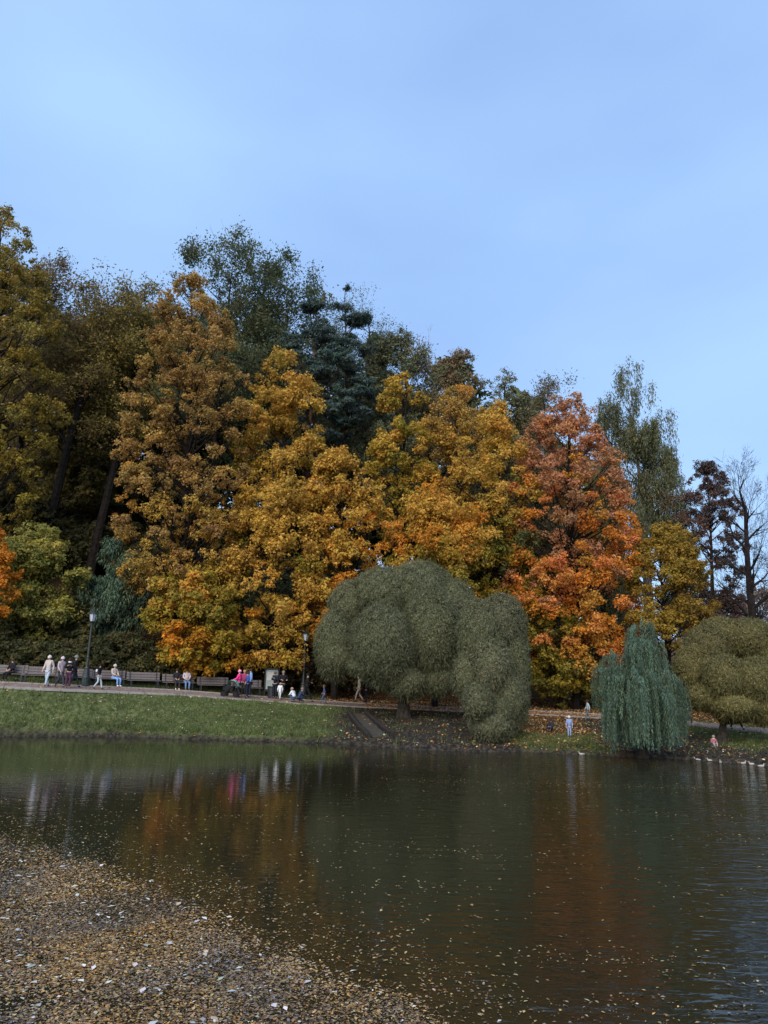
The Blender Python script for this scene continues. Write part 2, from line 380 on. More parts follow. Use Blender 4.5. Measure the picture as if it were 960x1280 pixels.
print('drift leaves', len(x))
n = 300000
x = rng.uniform(-24, 24, n); y = 4 * (9.0 ** rng.random(n)); d = shore_y(x) - y
e = np.interp(x, EX, EY, left=EY[0] + 2, right=2.0)
u = y - e
dens = 0.75 * np.exp(-np.clip(u, 0, 99) / 2.6) + 0.05 + .9 * np.clip(nz1(x * .35 + 4, y * 1.3) + .5 * nz1(x * .9, y * 3.5) - .1, 0, 1)
dens *= 1 - .75 * sm(3, 8, x) * (y < 16)
band = np.exp(-((y - 25.5 - .25 * np.sin(x)) / .55) ** 2) * (x > 0)
keep = (d > .1) & (rng.random(n) < np.clip(dens + band, 0, 1) * .34) & (rng.random(n) < np.clip(y / 11, .5, 1)) & cam_vis(x, y)
x = x[keep]; y = y[keep]
lying(x, y, rng.uniform(.003, .008, len(x)), .040, [(.36, .24, .09, 3), (.42, .32, .15, 2), (.2, .11, .04, 2), (.45, .37, .22, 1.0), (.25, .23, .12, 1)], 'floating_leaves', 'single yellow and tan leaves scattered over the open dark water', M_WLEAF, tilt=.08, asp=.5)
print('floating', len(x))
# pale big leaves on the drift
n = 1600
x = rng.uniform(-9, 3, n); y = rng.uniform(4.5, 15, n); e = np.interp(x, EX, EY, left=EY[0] + 2); k = (y < e) & (rng.random(n) < .8); x = x[k]; y = y[k]
lying(x, y, np.full(len(x), .012), .075, [(.62, .6, .55, 2), (.5, .42, .3, 1), (.42, .45, .42, 1)], 'pale_leaves', 'larger pale dead leaves lying on top of the brown leaf drift', M_WLEAF, tilt=.1, asp=.5)

# ------------------------------------------------------------------ trees
def rdir(n):
    return unit(rng.normal(size=(n, 3)))
def prof(shape, t):
    if shape == 'round': return np.sqrt(np.clip(1 - (2 * t - 1) ** 2, 0, 1)) ** .8
    if shape == 'oval': return np.clip(1 - np.abs(np.clip((t - .42) / .60, -1, 1)) ** 2.5, 0, 1) ** .62
    if shape == 'tall': return np.clip(1 - np.clip((t - .30) / .72, 0, 1) ** 2.6, 0, 1) ** .6 * np.clip(t * 2.5 + .65, 0, 1)
    if shape == 'cone': return (1 - t) ** .8 * .93 + .05
    if shape == 'column': return np.clip(np.minimum(1, (1 - t) * 2.4 + .12), 0, 1) * np.clip(t * 4 + .55, 0, 1)
    if shape == 'dome': return np.sqrt(np.clip(1 - t ** 2.2, 0, 1)) * .95 + .05
def shade(cols, p): return cols
def colour_leaves(pals, tf, clump_t, n, jit):
    """pals: list of (t, palette) for the height in the crown"""
    if len(pals) == 1 or not isinstance(pals[0], tuple) or not isinstance(pals[0][1], list): return pick_cols(pals, n, jit)
def make_tree(name, label, tx, ty, Y, by, wpx, pal, n=16000, leaf=.22, shape='tall', clumps=70, cs=.3, flat=.8, lean=0.0, bark=None,
              pal2=None, split=.5, group='trees on the wooded hillside', cat='tree', asp=.75, mat=None, trunk_r=None, limbs=.5, jit=.22, cx=None, hang=0.0, front=.6):
    T = at(tx, ty, Y); s = Y / F * 1.0; n = int(n * 1.42); leaf *= .91
    cxw = at(cx if cx is not None else tx, (ty + by) / 2, Y).x
    bx = cxw + lean; g = tz(bx, Y); zb = max(at(tx, by, Y).z, g + .3); zt = T.z; H = zt - g; Hc = zt - zb; W = wpx / 2 * s
    root = empty(name, (bx, Y, g), label=label, cat=cat, group=group)
    def ax(t):  # crown axis
        t = np.asarray(t, float); return np.stack([cxw + (T.x - cxw) * t ** 2 + 0 * t, Y + 0 * t, zb + Hc * t], -1)
    # clumps
    tt = rng.random(clumps * 4); rr_ = prof(shape, tt); k = rng.random(clumps * 4) < (rr_ + .15); tt = tt[k][:clumps]
    m = len(tt); Rt = prof(shape, tt) * W
    ang = rng.uniform(0, 2 * np.pi, m); fr = rng.random(m) < front; ang = np.where(fr, rng.uniform(np.pi * .95, np.pi * 2.05, m), ang)
    rad = np.where(rng.random(m) < .6, rng.uniform(.82, 1.08, m), rng.uniform(.2, .8, m)) * Rt
    rc = W * cs * rng.uniform(.6, 1.25, m); rc = np.minimum(rc, np.maximum(Rt * .9, W * .1))
    rad = np.maximum(rad - rc * .55, 0)
    A = ax(np.clip(tt + rng.normal(size=m) * .01, 0, 1) * (1 - .45 * cs * W / Hc)); cc = A + np.stack([rad * np.cos(ang), rad * np.sin(ang) * .85, np.zeros(m)], 1)
    # leaves
    wgt = rc ** 2; ci = rng.choice(m, n, p=wgt / wgt.sum()); d = rdir(n)
    d[:, 2] = np.where((d[:, 2] < -.2) & (rng.random(n) < .35), -d[:, 2], d[:, 2])
    bump = 1 + .22 * np.sin(d[:, 0] * 5 + ci) * np.sin(d[:, 2] * 6 + ci * 2) + .1 * np.sin(d[:, 1] * 11 + ci)
    ns = 7; sub = rdir(m * ns) * np.array([1, 1, .9]); sub[:, 2] += .1; sub[:, 1] -= .15; sr = rng.uniform(.32, .62, m * ns); si = ci * ns + rng.integers(0, ns, n)
    r = rc[ci] * sr[si] * (rng.random(n) ** .45) * bump
    p = cc[ci] + (sub[si] * (rc[ci] * .72)[:, None] + d * r[:, None]) * np.array([1, 1, flat]); p[:, 2] -= hang * (rng.random(n) ** 2) * rc[ci]
    nn = d + rdir(n) * .75 + np.array([0, -.15, .35])
    sz = rng.uniform(.6, 1.3, n) * leaf
    up = None if hang == 0 else np.tile([0, 0, -1.0], (n, 1))
    v = cards(p, nn, sz * asp, sz, up=up, tri=True)
    # colours: each clump leans to its own tint, leaves vary round it
    tint = pick_cols(pal, m, .12); own = pick_cols(pal, n, jit)
    if pal2 is not None:
        t2 = pick_cols(pal2, m, .12); o2 = pick_cols(pal2, n, jit); pm = 1 / (1 + np.exp((tt - split) * 9 + rng.normal(size=m) * .8)); low = (rng.random(m) < pm)
        tint = np.where(low[:, None], t2, tint); own = np.where(low[ci][:, None], o2, own)
    col = tint[ci] * .55 + own * .45; col *= rng.uniform(1 - jit, 1 + jit, (n, 1))
    k = p[:, 2] > g + .1
    v = v.reshape(-1, 3, 3)[k].reshape(-1, 3); col = col[k]
    cm = np_mesh('crown', v - np.array([bx, Y, g]), 3, np.clip(col * 1.17, .003, .9))
    mesh_obj('crown', cm, mat or M_LEAF, root)
    # trunk and limbs
    mb = MB(); r0 = trunk_r or max(.14, H * .013); B = Vector((bx, Y, g)); pts = []; rads = []
    for i in range(9):
        t = i / 8; z = g - .2 + (H * .95 + .2) * t; tc_ = max(0, min(1, (z - zb) / Hc)); a_ = ax(tc_)
        xx = bx + (a_[0] - bx) * min(1, t * 1.5) + .25 * math.sin(t * 5 + tx) * t; pts.append(Vector((xx, Y + .2 * math.sin(t * 4 + ty), z)) - B); rads.append(r0 * (1.15 if i == 0 else 1) * (1 - t * .88))
    mb.tube(pts, rads, 7)
    def trunk_at(z):
        t = max(0, min(1, (z - g + .2) / (H * .95 + .2))) * 8; i = min(7, int(t)); return pts[i].lerp(pts[i + 1], t - i), rads[i]
    for i in range(m):
        if rng.random() > limbs: continue
        c = Vector(cc[i]) - B; zs = c.z - abs(math.hypot(c.x - pts[4].x, c.y)) * rng.uniform(.5, .9) - .3; zs = max(zs, H * .12)
        a0, ra = trunk_at(zs + g); mid = a0.lerp(c, .55) + Vector((rng.normal() * .15, rng.normal() * .15, -.12 * (c - a0).length + .2))
        rb = min(ra * .5, .10); mb.tube([a0, mid, c], [rb, rb * .6, .015], 4, cap=False)
        for q in range(2):
            e_ = c + Vector(rdir(1)[0]) * float(rc[i]) * .8; mb.tube([mid.lerp(c, .6), c.lerp(e_, .5), e_], [rb * .35, rb * .25, .008], 3, cap=False)
    mb.build('trunk', bark or M_BARK, root)
    return root

def skeleton_tree(name, label, tx, ty, Y, wpx, pal=None, n=9000, leaf=.2, lean=0.0, bark=None, depth=5, spread=.75, group='trees on the wooded hillside', clear=.3,
                  asp=.6, droop=0.0, seed=1, mat=None, trunk_r=None, tipr=.35, up=.25, leaf_from=2, bend=0.0, fork=3, weep=0.0, cat='tree'):
    n = int(n * 1.4); leaf *= .88; rs = random.Random(seed); T = at(tx, ty, Y); bx = T.x + lean; g = tz(bx, Y); H = T.z - g; W = wpx / 2 * Y / F * 1.1
    root = empty(name, (bx, Y, g), label=label, cat=cat, group=group); mb = MB(); tips = []
    r0 = trunk_r or max(.13, H * .012)
    def grow(p, d, ln, r, lv):
        q = p; pts = [p]; rr = [r]; k = 3 if lv < 3 else 2
        for i in range(k):
            d = (d + Vector((rs.gauss(0, .13), rs.gauss(0, .13), rs.gauss(0, .10) + up * .12 - droop * .1 * lv))).normalized()
            q = q + d * ln / k; pts.append(q); rr.append(r * (1 - .38 * (i + 1) / k))
        mb.tube(pts, rr, 5 if lv < 2 else 3, cap=False)
        if lv >= leaf_from: tips.extend(pts[1:])
        if lv >= depth or r < .006: return
        nb = fork if lv < 3 else 2 + (rs.random() < .5)
        for b in range(nb):
            t = rs.uniform(.35, 1) if b else 1.0; i = min(k, max(1, int(round(t * k)))); sp = spread * rs.uniform(.6, 1.2) if b else spread * .35
            a = rs.uniform(0, 2 * math.pi); s1 = d.orthogonal().normalized(); s2 = d.cross(s1)
            nd = (d + (s1 * math.cos(a) + s2 * math.sin(a)) * sp).normalized()
            grow(pts[i], nd, ln * rs.uniform(.62, .85), max(rr[i] * rs.uniform(.5, .72), .007), lv + 1)
    # trunk
    pts = []; rr = []
    for i in range(9):
        t = i / 8; pts.append(Vector((-lean * t ** 1.2 + .2 * math.sin(t * 6 + seed) * t, .2 * math.sin(t * 5 + seed * 2) * t, -.2 + (H * .8 + .2) * t))); rr.append(r0 * (1 - .72 * t))
    mb.tube(pts, rr, 7)
    nl = 18
    for b in range(nl):
        t = clear + (1 - clear) * (b + rs.random()) / nl; i = min(7, int(t * 8)); p = pts[i].lerp(pts[i + 1], t * 8 - i); a = b * 2.4 + rs.uniform(-.4, .4)
        el = .3 + .75 * t; d = Vector((math.cos(a), math.sin(a) * .9, el)).normalized(); ln = W * .5 * (1.1 - .35 * t)
        grow(p, d, ln, max(rr[i] * .5, .035), 1)
    grow(pts[-1], Vector((0, 0, 1)), H * .075, rr[-1], 1)
    mb.build('trunk' if pal else 'trunk_and_branches', bark or M_BARK, root)
    if pal:
        tp = np.array([tuple(q) for q in tips]); tp = tp[tp[:, 2] < H * 1.02] if len(tp[tp[:, 2] < H * 1.02]) > 50 else tp; nc_ = min(len(tp), 420 if not weep else 900); tp = tp[rng.permutation(len(tp))[:nc_]]; wc_ = rng.uniform(.3, 1.6, nc_); ci = rng.choice(nc_, n, p=wc_ / wc_.sum()); cl = pick_cols(pal, len(tp), .15)
        off = rdir(n) * (rng.random((n, 1)) ** .6) * tipr * np.where(rng.random((n, 1)) < .35, 1.7, 1)
        if weep: off[:, 2] -= rng.random(n) ** 1.3 * weep
        p = tp[ci] + off; sz = rng.uniform(.6, 1.3, n) * leaf
        v = cards(p, rdir(n) + np.array([0, -.2, .3]), sz * asp, sz, up=np.tile([0, 0, -1.0], (n, 1)) if weep else None, tri=True)
        mesh_obj('crown', np_mesh('crown', v, 3, np.clip((cl[ci] * .5 + pick_cols(pal, n, .25) * .5) * 1.2, .003, .9)), mat or M_LEAF, root)
    return root

OLIVE = [(.25, .195, .045, 3), (.18, .15, .045, 3), (.31, .23, .05, 2), (.13, .12, .045, 1)]
TAN = [(.36, .225, .065, 3), (.29, .18, .06, 3), (.44, .29, .09, 2), (.22, .13, .05, 2), (.26, .19, .06, 1)]
GOLD = [(.50, .305, .055, 3), (.43, .27, .055, 3), (.58, .38, .08, 2), (.30, .22, .045, 1.5), (.54, .26, .045, 1)]
GOLDGREEN = [(.20, .18, .025, 3), (.30, .22, .03, 2), (.13, .13, .022, 2), (.42, .24, .03, 1)]
ORANGEY = [(.55, .22, .025, 3), (.48, .17, .022, 3), (.50, .27, .04, 1), (.30, .17, .03, 1)]
RED = [(.58, .23, .075, 3), (.60, .28, .08, 2), (.50, .17, .07, 2), (.42, .26, .045, 1)]
REDTOP = [(.42, .20, .10, 3), (.34, .17, .09, 3), (.48, .23, .09, 2), (.28, .16, .08, 1)]
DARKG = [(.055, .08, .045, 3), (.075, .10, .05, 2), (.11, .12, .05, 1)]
PINE = [(.04, .068, .06, 3), (.055, .085, .068, 2), (.03, .05, .044, 2)]
SPRUCE = [(.10, .11, .055, 3), (.075, .085, .045, 2), (.14, .13, .06, 1)]
BROWNT = [(.2, .125, .07, 3), (.15, .10, .06, 2), (.26, .16, .08, 1)]
TEAL = [(.055, .095, .065, 3), (.07, .11, .06, 2), (.09, .11, .05, 1)]
YGREEN = [(.21, .205, .055, 3), (.27, .24, .06, 2), (.14, .15, .045, 2), (.38, .3, .05, 1)]
BIRCHG = [(.14, .15, .08, 3), (.10, .115, .065, 2), (.2, .19, .09, 1)]
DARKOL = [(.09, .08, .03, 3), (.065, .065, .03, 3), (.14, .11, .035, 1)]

# far rows on the hill behind, dark and dense
FARL = [
 (110, 540, 69, 760, 120, DARKOL),
 (705, 560, 74, 780, 120, OLIVE),
 (565, 450, 72, 700, 110, SPRUCE), (655, 490, 72, 780, 110, SPRUCE), (470, 420, 74, 700, 110, DARKG),
 (60, 385, 70, 640, 130, OLIVE), (150, 385, 71, 680, 130, DARKOL), (235, 400, 72, 700, 120, DARKOL), (320, 395, 74, 700, 130, DARKG),
 (15, 330, 74, 650, 150, DARKOL), (90, 400, 78, 700, 150, DARKOL), (190, 395, 76, 760, 160, OLIVE), (270, 420, 80, 780, 150, DARKOL),
 (350, 430, 82, 780, 150, DARKOL), (430, 460, 80, 780, 140, DARKG), (520, 490, 84, 800, 140, DARKOL), (600, 520, 84, 820, 140, SPRUCE),
 (680, 590, 80, 840, 120, DARKOL), (745, 640, 78, 860, 90, OLIVE)]
WHO = ['low down behind the leaning trunks', 'straight behind the red maple', 'behind the brown-topped birch', 'in the dip left of the red maple', 'just right of the pine tops', 'behind the olive tree at the left', 'right behind the leaning trunks', 'just left of the lacy oak', 'below the lacy oak top', 'left edge', 'second from left', 'behind the tan tree', 'between tan tree and pines', 'left of the pines', 'right behind the pines', 'behind the middle gold maples', 'behind the right gold maple', 'behind the red maple', 'right of the red maple']
for q, who in zip(FARL, WHO):
    make_tree('hill_tree', 'dark dense tree high on the hill, ' + who, q[0], q[1], q[2], q[3], q[4] * 1.25, q[5], n=7000, leaf=.72, clumps=90, cs=.27, limbs=.25, front=.8)
UND = [(15, 600, 57, 800, 110), (75, 650, 62, 790, 110), (145, 655, 62, 800, 110), (185, 680, 58, 820, 90), (35, 700, 62, 850, 150), (120, 690, 64, 850, 140), (210, 740, 63, 860, 140), (290, 760, 64, 860, 140), (360, 720, 64, 870, 150), (440, 720, 66, 880, 150), (540, 740, 66, 880, 160), (650, 770, 66, 885, 140), (730, 790, 66, 890, 110)]
UW = ['bright orange boughs', 'yellow-green maple at lower left', 'feathery blue-green tree', 'left side of the tan tree', 'far left edge', 'left leaning trunks', 'tan tree', 'low orange maple', 'notice board', 'left half of the round willow', 'right half of the round willow', 'red maple', 'left side of the weeping willow']
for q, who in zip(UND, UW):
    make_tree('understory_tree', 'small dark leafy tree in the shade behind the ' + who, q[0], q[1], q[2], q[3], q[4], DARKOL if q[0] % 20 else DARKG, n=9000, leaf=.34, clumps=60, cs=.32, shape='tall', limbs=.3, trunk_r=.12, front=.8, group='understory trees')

# named individual trees
MT = make_tree
MT('linden_tree', 'tall olive-gold tree cut by the left edge of the photo', -4, 262, 52, 690, 190, OLIVE, n=44000, leaf=.20, clumps=351, cs=.15, cx=-4, pal2=[(.28, .2, .035, 3), (.2, .15, .03, 2), (.13, .11, .03, 1)])
ST = skeleton_tree
ST('elm_tree', 'grey-brown thin-topped tree right of the olive tree at left edge', 62, 296, 60, 110, BROWNT + DARKOL, n=12000, leaf=.26, seed=3, clear=.35, tipr=.85)
ST('maple_tree', 'dark olive tree on a leaning black trunk, left of two', 140, 335, 57, 130, OLIVE + BROWNT + DARKOL, n=17000, leaf=.25, seed=7, lean=-3.2, clear=.5, trunk_r=.46, tipr=.85)
ST('maple_tree', 'thin-crowned olive tree on a leaning black trunk beside the tan tree', 190, 345, 59, 120, OLIVE + DARKOL, n=15000, leaf=.25, seed=12, lean=-2.6, clear=.5, trunk_r=.42, tipr=.85)
MT('ash_tree', 'dusky grey-olive tree between the olive tree and the leaning trunks', 100, 400, 62, 640, 120, DARKOL + OLIVE, n=13000, leaf=.26, clumps=70, cs=.26, lean=-1.5, trunk_r=.32)
MT('linden_tree', 'tall tan-gold tree with dark trunk showing, left of the green oak', 236, 346, 50, 770, 172, TAN, n=54000, leaf=.175, clumps=280, cs=.155, pal2=TAN + GOLD, split=.35, cx=240, flat=.85)
ST('oak_tree', 'loose-topped dark green tree highest on the skyline left of the pines', 290, 292, 63, 190, DARKG + SPRUCE, n=26000, leaf=.28, seed=21, clear=.35, tipr=.85, trunk_r=.3)
ST('oak_tree', 'dark green tree with lacy top just behind the pines', 365, 322, 66, 170, DARKG + SPRUCE, n=22000, leaf=.29, seed=25, clear=.35, tipr=.85, trunk_r=.3)
ST('oak_tree', 'green loose-leaved tree showing right of the pine tops', 465, 358, 67, 130, DARKG + SPRUCE + BIRCHG, n=13000, leaf=.205, seed=31, clear=.4, tipr=.85)
MT('pine_tree', 'dark pine with reddish trunk, left of the two pines', 392, 362, 58, 590, 100, PINE, n=20000, leaf=.30, asp=.3, clumps=46, cs=.32, flat=.5, shape='column', bark=M_PBARK, mat=M_NEEDLE, limbs=1, trunk_r=.33, group='pines')
MT('pine_tree', 'dark pine with reddish trunk, right of the two pines', 432, 350, 59, 560, 92, PINE, n=20000, leaf=.30, asp=.3, clumps=46, cs=.32, flat=.5, shape='column', bark=M_PBARK, mat=M_NEEDLE, limbs=1, trunk_r=.3, group='pines', lean=-2.0)
MT('spruce_tree', 'grey-green spruce right of the pines', 500, 415, 62, 640, 115, SPRUCE, n=18000, leaf=.28, asp=.4, clumps=130, cs=.22, shape='oval', mat=M_NEEDLE, flat=.85)
ST('birch_tree', 'brownish birch with a thin top between spruces on the skyline', 545, 418, 64, 95, BROWNT + SPRUCE, n=13000, leaf=.22, seed=41, clear=.3, tipr=.85, bark=M_BBARK)
MT('spruce_tree', 'dark spruce on the skyline left of the birch with a brown top', 572, 438, 66, 700, 110, SPRUCE + BROWNT, n=16000, leaf=.28, asp=.4, clumps=110, cs=.22, shape='oval', mat=M_NEEDLE, flat=.85)
MT('spruce_tree', 'grey-green spruce behind the right gold maple', 630, 462, 64, 720, 125, SPRUCE, n=18000, leaf=.28, asp=.4, clumps=130, cs=.22, shape='oval', mat=M_NEEDLE, flat=.85)
ST('elm_tree', 'grey-brown loose tree between gold maple and red maple tops', 668, 478, 63, 110, SPRUCE + BROWNT, n=18000, leaf=.22, seed=52, clear=.3, tipr=.85)
# gold maples
MT('maple_tree', 'gold maple leaning out left of the pine trunks', 355, 438, 53, 640, 122, GOLD, n=17000, leaf=.205, clumps=74, cs=.28, pal2=GOLD + GOLDGREEN, split=.3, flat=.85, group='gold maples')
MT('maple_tree', 'broad gold maple under the left pine, above the notice board', 345, 560, 50, 830, 130, GOLD, n=24000, leaf=.205, clumps=101, cs=.26, pal2=GOLDGREEN + GOLD, split=.35, flat=.85, group='gold maples')
MT('maple_tree', 'gold maple directly below the pines', 425, 560, 51, 800, 110, GOLD, n=22000, leaf=.205, clumps=94, cs=.28, flat=.85, group='gold maples', pal2=GOLD + ORANGEY)
MT('maple_tree', 'gold maple with a narrow top right of the pines', 505, 468, 54, 680, 95, GOLD + GOLDGREEN, n=18000, leaf=.205, clumps=81, cs=.27, flat=.85, group='gold maples')
MT('maple_tree', 'pale tan-gold maple behind the middle gold maples', 568, 482, 58, 660, 110, TAN + GOLD, n=16000, leaf=.20, clumps=94, cs=.25, flat=.85, group='gold maples')
MT('maple_tree', 'bright yellow maple with a green base left of the red maple', 620, 505, 53, 715, 125, GOLD, n=24000, leaf=.20, clumps=101, cs=.25, flat=.85, pal2=GOLDGREEN + DARKG, split=.28, group='gold maples')
MT('maple_tree', 'orange-gold maple just above the round willow', 545, 600, 50, 790, 140, GOLD + ORANGEY, n=24000, leaf=.205, clumps=101, cs=.26, flat=.85, group='gold maples', pal2=GOLD + GOLDGREEN)
MT('maple_tree', 'green-gold maple behind the right side of the round willow', 640, 680, 53, 860, 110, GOLDGREEN, n=15000, leaf=.205, clumps=74, cs=.28, flat=.85, group='gold maples')
MT('maple_tree', 'low gold and orange maple behind the benches', 255, 705, 48.5, 842, 140, GOLD + GOLDGREEN, n=26000, leaf=.22, clumps=95, cs=.23, flat=.85, pal2=GOLDGREEN + ORANGEY[:1], split=.6, shape='round', group='gold maples')
MT('maple_tree', 'brilliant orange maple boughs at the left edge of the photo', -8, 664, 44.6, 782, 70, ORANGEY, n=9000, leaf=.18, clumps=45, cs=.3, shape='round', group='gold maples')
MT('maple_tree', 'yellow-green maple behind the benches at lower left', 50, 655, 48, 835, 125, YGREEN, n=22000, leaf=.20, clumps=94, cs=.28, flat=.7, shape='round', group='green maples')
MT('maple_tree', 'large red-orange maple behind the weeping willow', 706, 498, 52, 835, 166, REDTOP, n=52000, leaf=.19, clumps=280, cs=.16, pal2=RED + ORANGEY, split=.5, cx=714, flat=.85)
MT('maple_tree', 'low yellow-green tree under the red maple', 700, 760, 51.5, 888, 95, GOLDGREEN + DARKOL, n=12000, leaf=.205, clumps=60, cs=.3, shape='round', flat=.85)
MT('yew_tree', 'feathery dark blue-green tree beside the left street lamp', 140, 668, 49.5, 845, 88, TEAL, n=20000, leaf=.26, asp=.3, clumps=75, cs=.3, shape='oval', mat=M_NEEDLE, flat=.85, hang=.8)
MT('maple_tree', 'golden olive round-headed tree left of the bare tree', 830, 652, 50.5, 812, 124, [(.30, .2, .035, 3), (.23, .16, .03, 3), (.36, .23, .05, 1)], n=26000, leaf=.18, clumps=130, cs=.19, shape='dome', flat=.85)
# birch, larch and bare trees at right
ST('birch_tree', 'tall grey-green weeping birch on the skyline', 792, 458, 60, 105, BIRCHG, n=38000, leaf=.32, asp=.3, seed=61, clear=.22, tipr=.35, weep=2.2, bark=M_BBARK, droop=.3)
MT('birch_tree', 'shorter grey-green birch foliage filling in below the tall birch', 806, 520, 61, 690, 95, BIRCHG, n=18000, leaf=.26, asp=.35, clumps=60, cs=.28, flat=1.2, hang=1.5, bark=M_BBARK)
MT('larch_tree', 'dark brown-purple conifer beside the bare tree', 884, 575, 56, 790, 85, [(.08, .045, .042, 3), (.045, .042, .038, 2), (.09, .06, .045, 1)], n=18000, leaf=.26, asp=.4, clumps=120, cs=.22, shape='oval', mat=M_NEEDLE, flat=.85)
ST('bare_tree', 'leafless russet-twigged tree in front of the birch', 845, 610, 55, 80, [(.2, .09, .05, 2), (.13, .08, .05, 2)], n=2500, leaf=.16, seed=71, clear=.3, trunk_r=.12)
ST('bare_tree', 'tall bare dark tree near the right edge', 925, 572, 46, 120, [(.10, .06, .045, 1)], n=900, leaf=.1, seed=83, clear=.3, trunk_r=.36, spread=.7, depth=6, tipr=.15, fork=3, leaf_from=5)
ST('bare_tree', 'smaller bare tree cut by the right edge', 972, 640, 50, 100, [(.12, .08, .05, 1)], n=900, leaf=.1, seed=88, clear=.25, trunk_r=.2, tipr=.2, leaf_from=5)
for k_, (px_, py_, Yd, wp) in enumerate(((905, 742, 95, 60), (945, 735, 100, 60), (985, 745, 92, 60), (860, 735, 98, 60))):
    ST('distant_tree', ['distant grey tree left of the bare trunk', 'distant grey tree right of the bare trunk', 'distant grey tree at the right edge', 'distant grey tree behind the golden olive tree'][k_], px_, py_, Yd, wp, BROWNT + [(.16, .13, .12, 2)], n=3500, leaf=.35, seed=90 + k_, clear=.15, tipr=.9, depth=4, group='distant trees beyond the pond')
for k_, (px_, py_, Yd, wp) in enumerate(((800, 800, 52, 90), (870, 810, 53, 90), (940, 800, 56, 100), (745, 835, 54, 60))):
    MT('shrub', ['dark shrub behind the weeping willow', 'dark shrub between the willows', 'olive shrub behind the right round willow', 'low shrub left of the weeping willow'][k_], px_, py_, Yd, 893, wp, DARKOL + OLIVE, n=5500, leaf=.24, clumps=40, cs=.35, shape='dome', trunk_r=.06, group='shrubs behind the path', cat='shrub', limbs=.3)
SHR = [(-5, 790, 48, 80, 'bench at the left edge'), (35, 800, 49, 80, 'white-jacketed walker'), (75, 800, 49.5, 80, 'middle walker'), (112, 795, 50, 80, 'left street lamp'), (150, 790, 49.5, 80, 'seated beige person'), (190, 800, 50, 80, 'empty bench left of the seated pair'), (230, 810, 50.5, 80, 'seated pair'),
       (275, 805, 51, 90, 'empty bench right of the seated pair'), (315, 790, 51.5, 90, 'stroller group'), (350, 790, 52, 90, 'notice board'), (390, 800, 52.5, 90, 'right street lamp'), (430, 810, 53, 90, 'left lobes of the huge willow'), (20, 745, 53, 90, 'low shrubs at the left edge, higher up'), (95, 740, 54, 90, 'left street lamp top')]
for k_, (px_, py_, Yd, wp, wh) in enumerate(SHR):
    Yd = float(np.interp(at(px_, 850, Yd).x, PX, PY)) + (6.0 if k_ < 12 else 9.5)
    MT('shrub', 'dark low shrub behind the ' + wh, px_, py_, Yd, 866 + (px_ > 300) * 8, wp, [(.055, .058, .026, 3), (.075, .07, .03, 2), (.10, .085, .03, 1)] if px_ < 250 else [(.07, .055, .03, 3), (.05, .05, .026, 2), (.12, .08, .04, 1)], n=5000, leaf=.24, clumps=45, cs=.33, shape='dome', trunk_r=.05, group='shrubs behind the path', cat='shrub', limbs=.3)

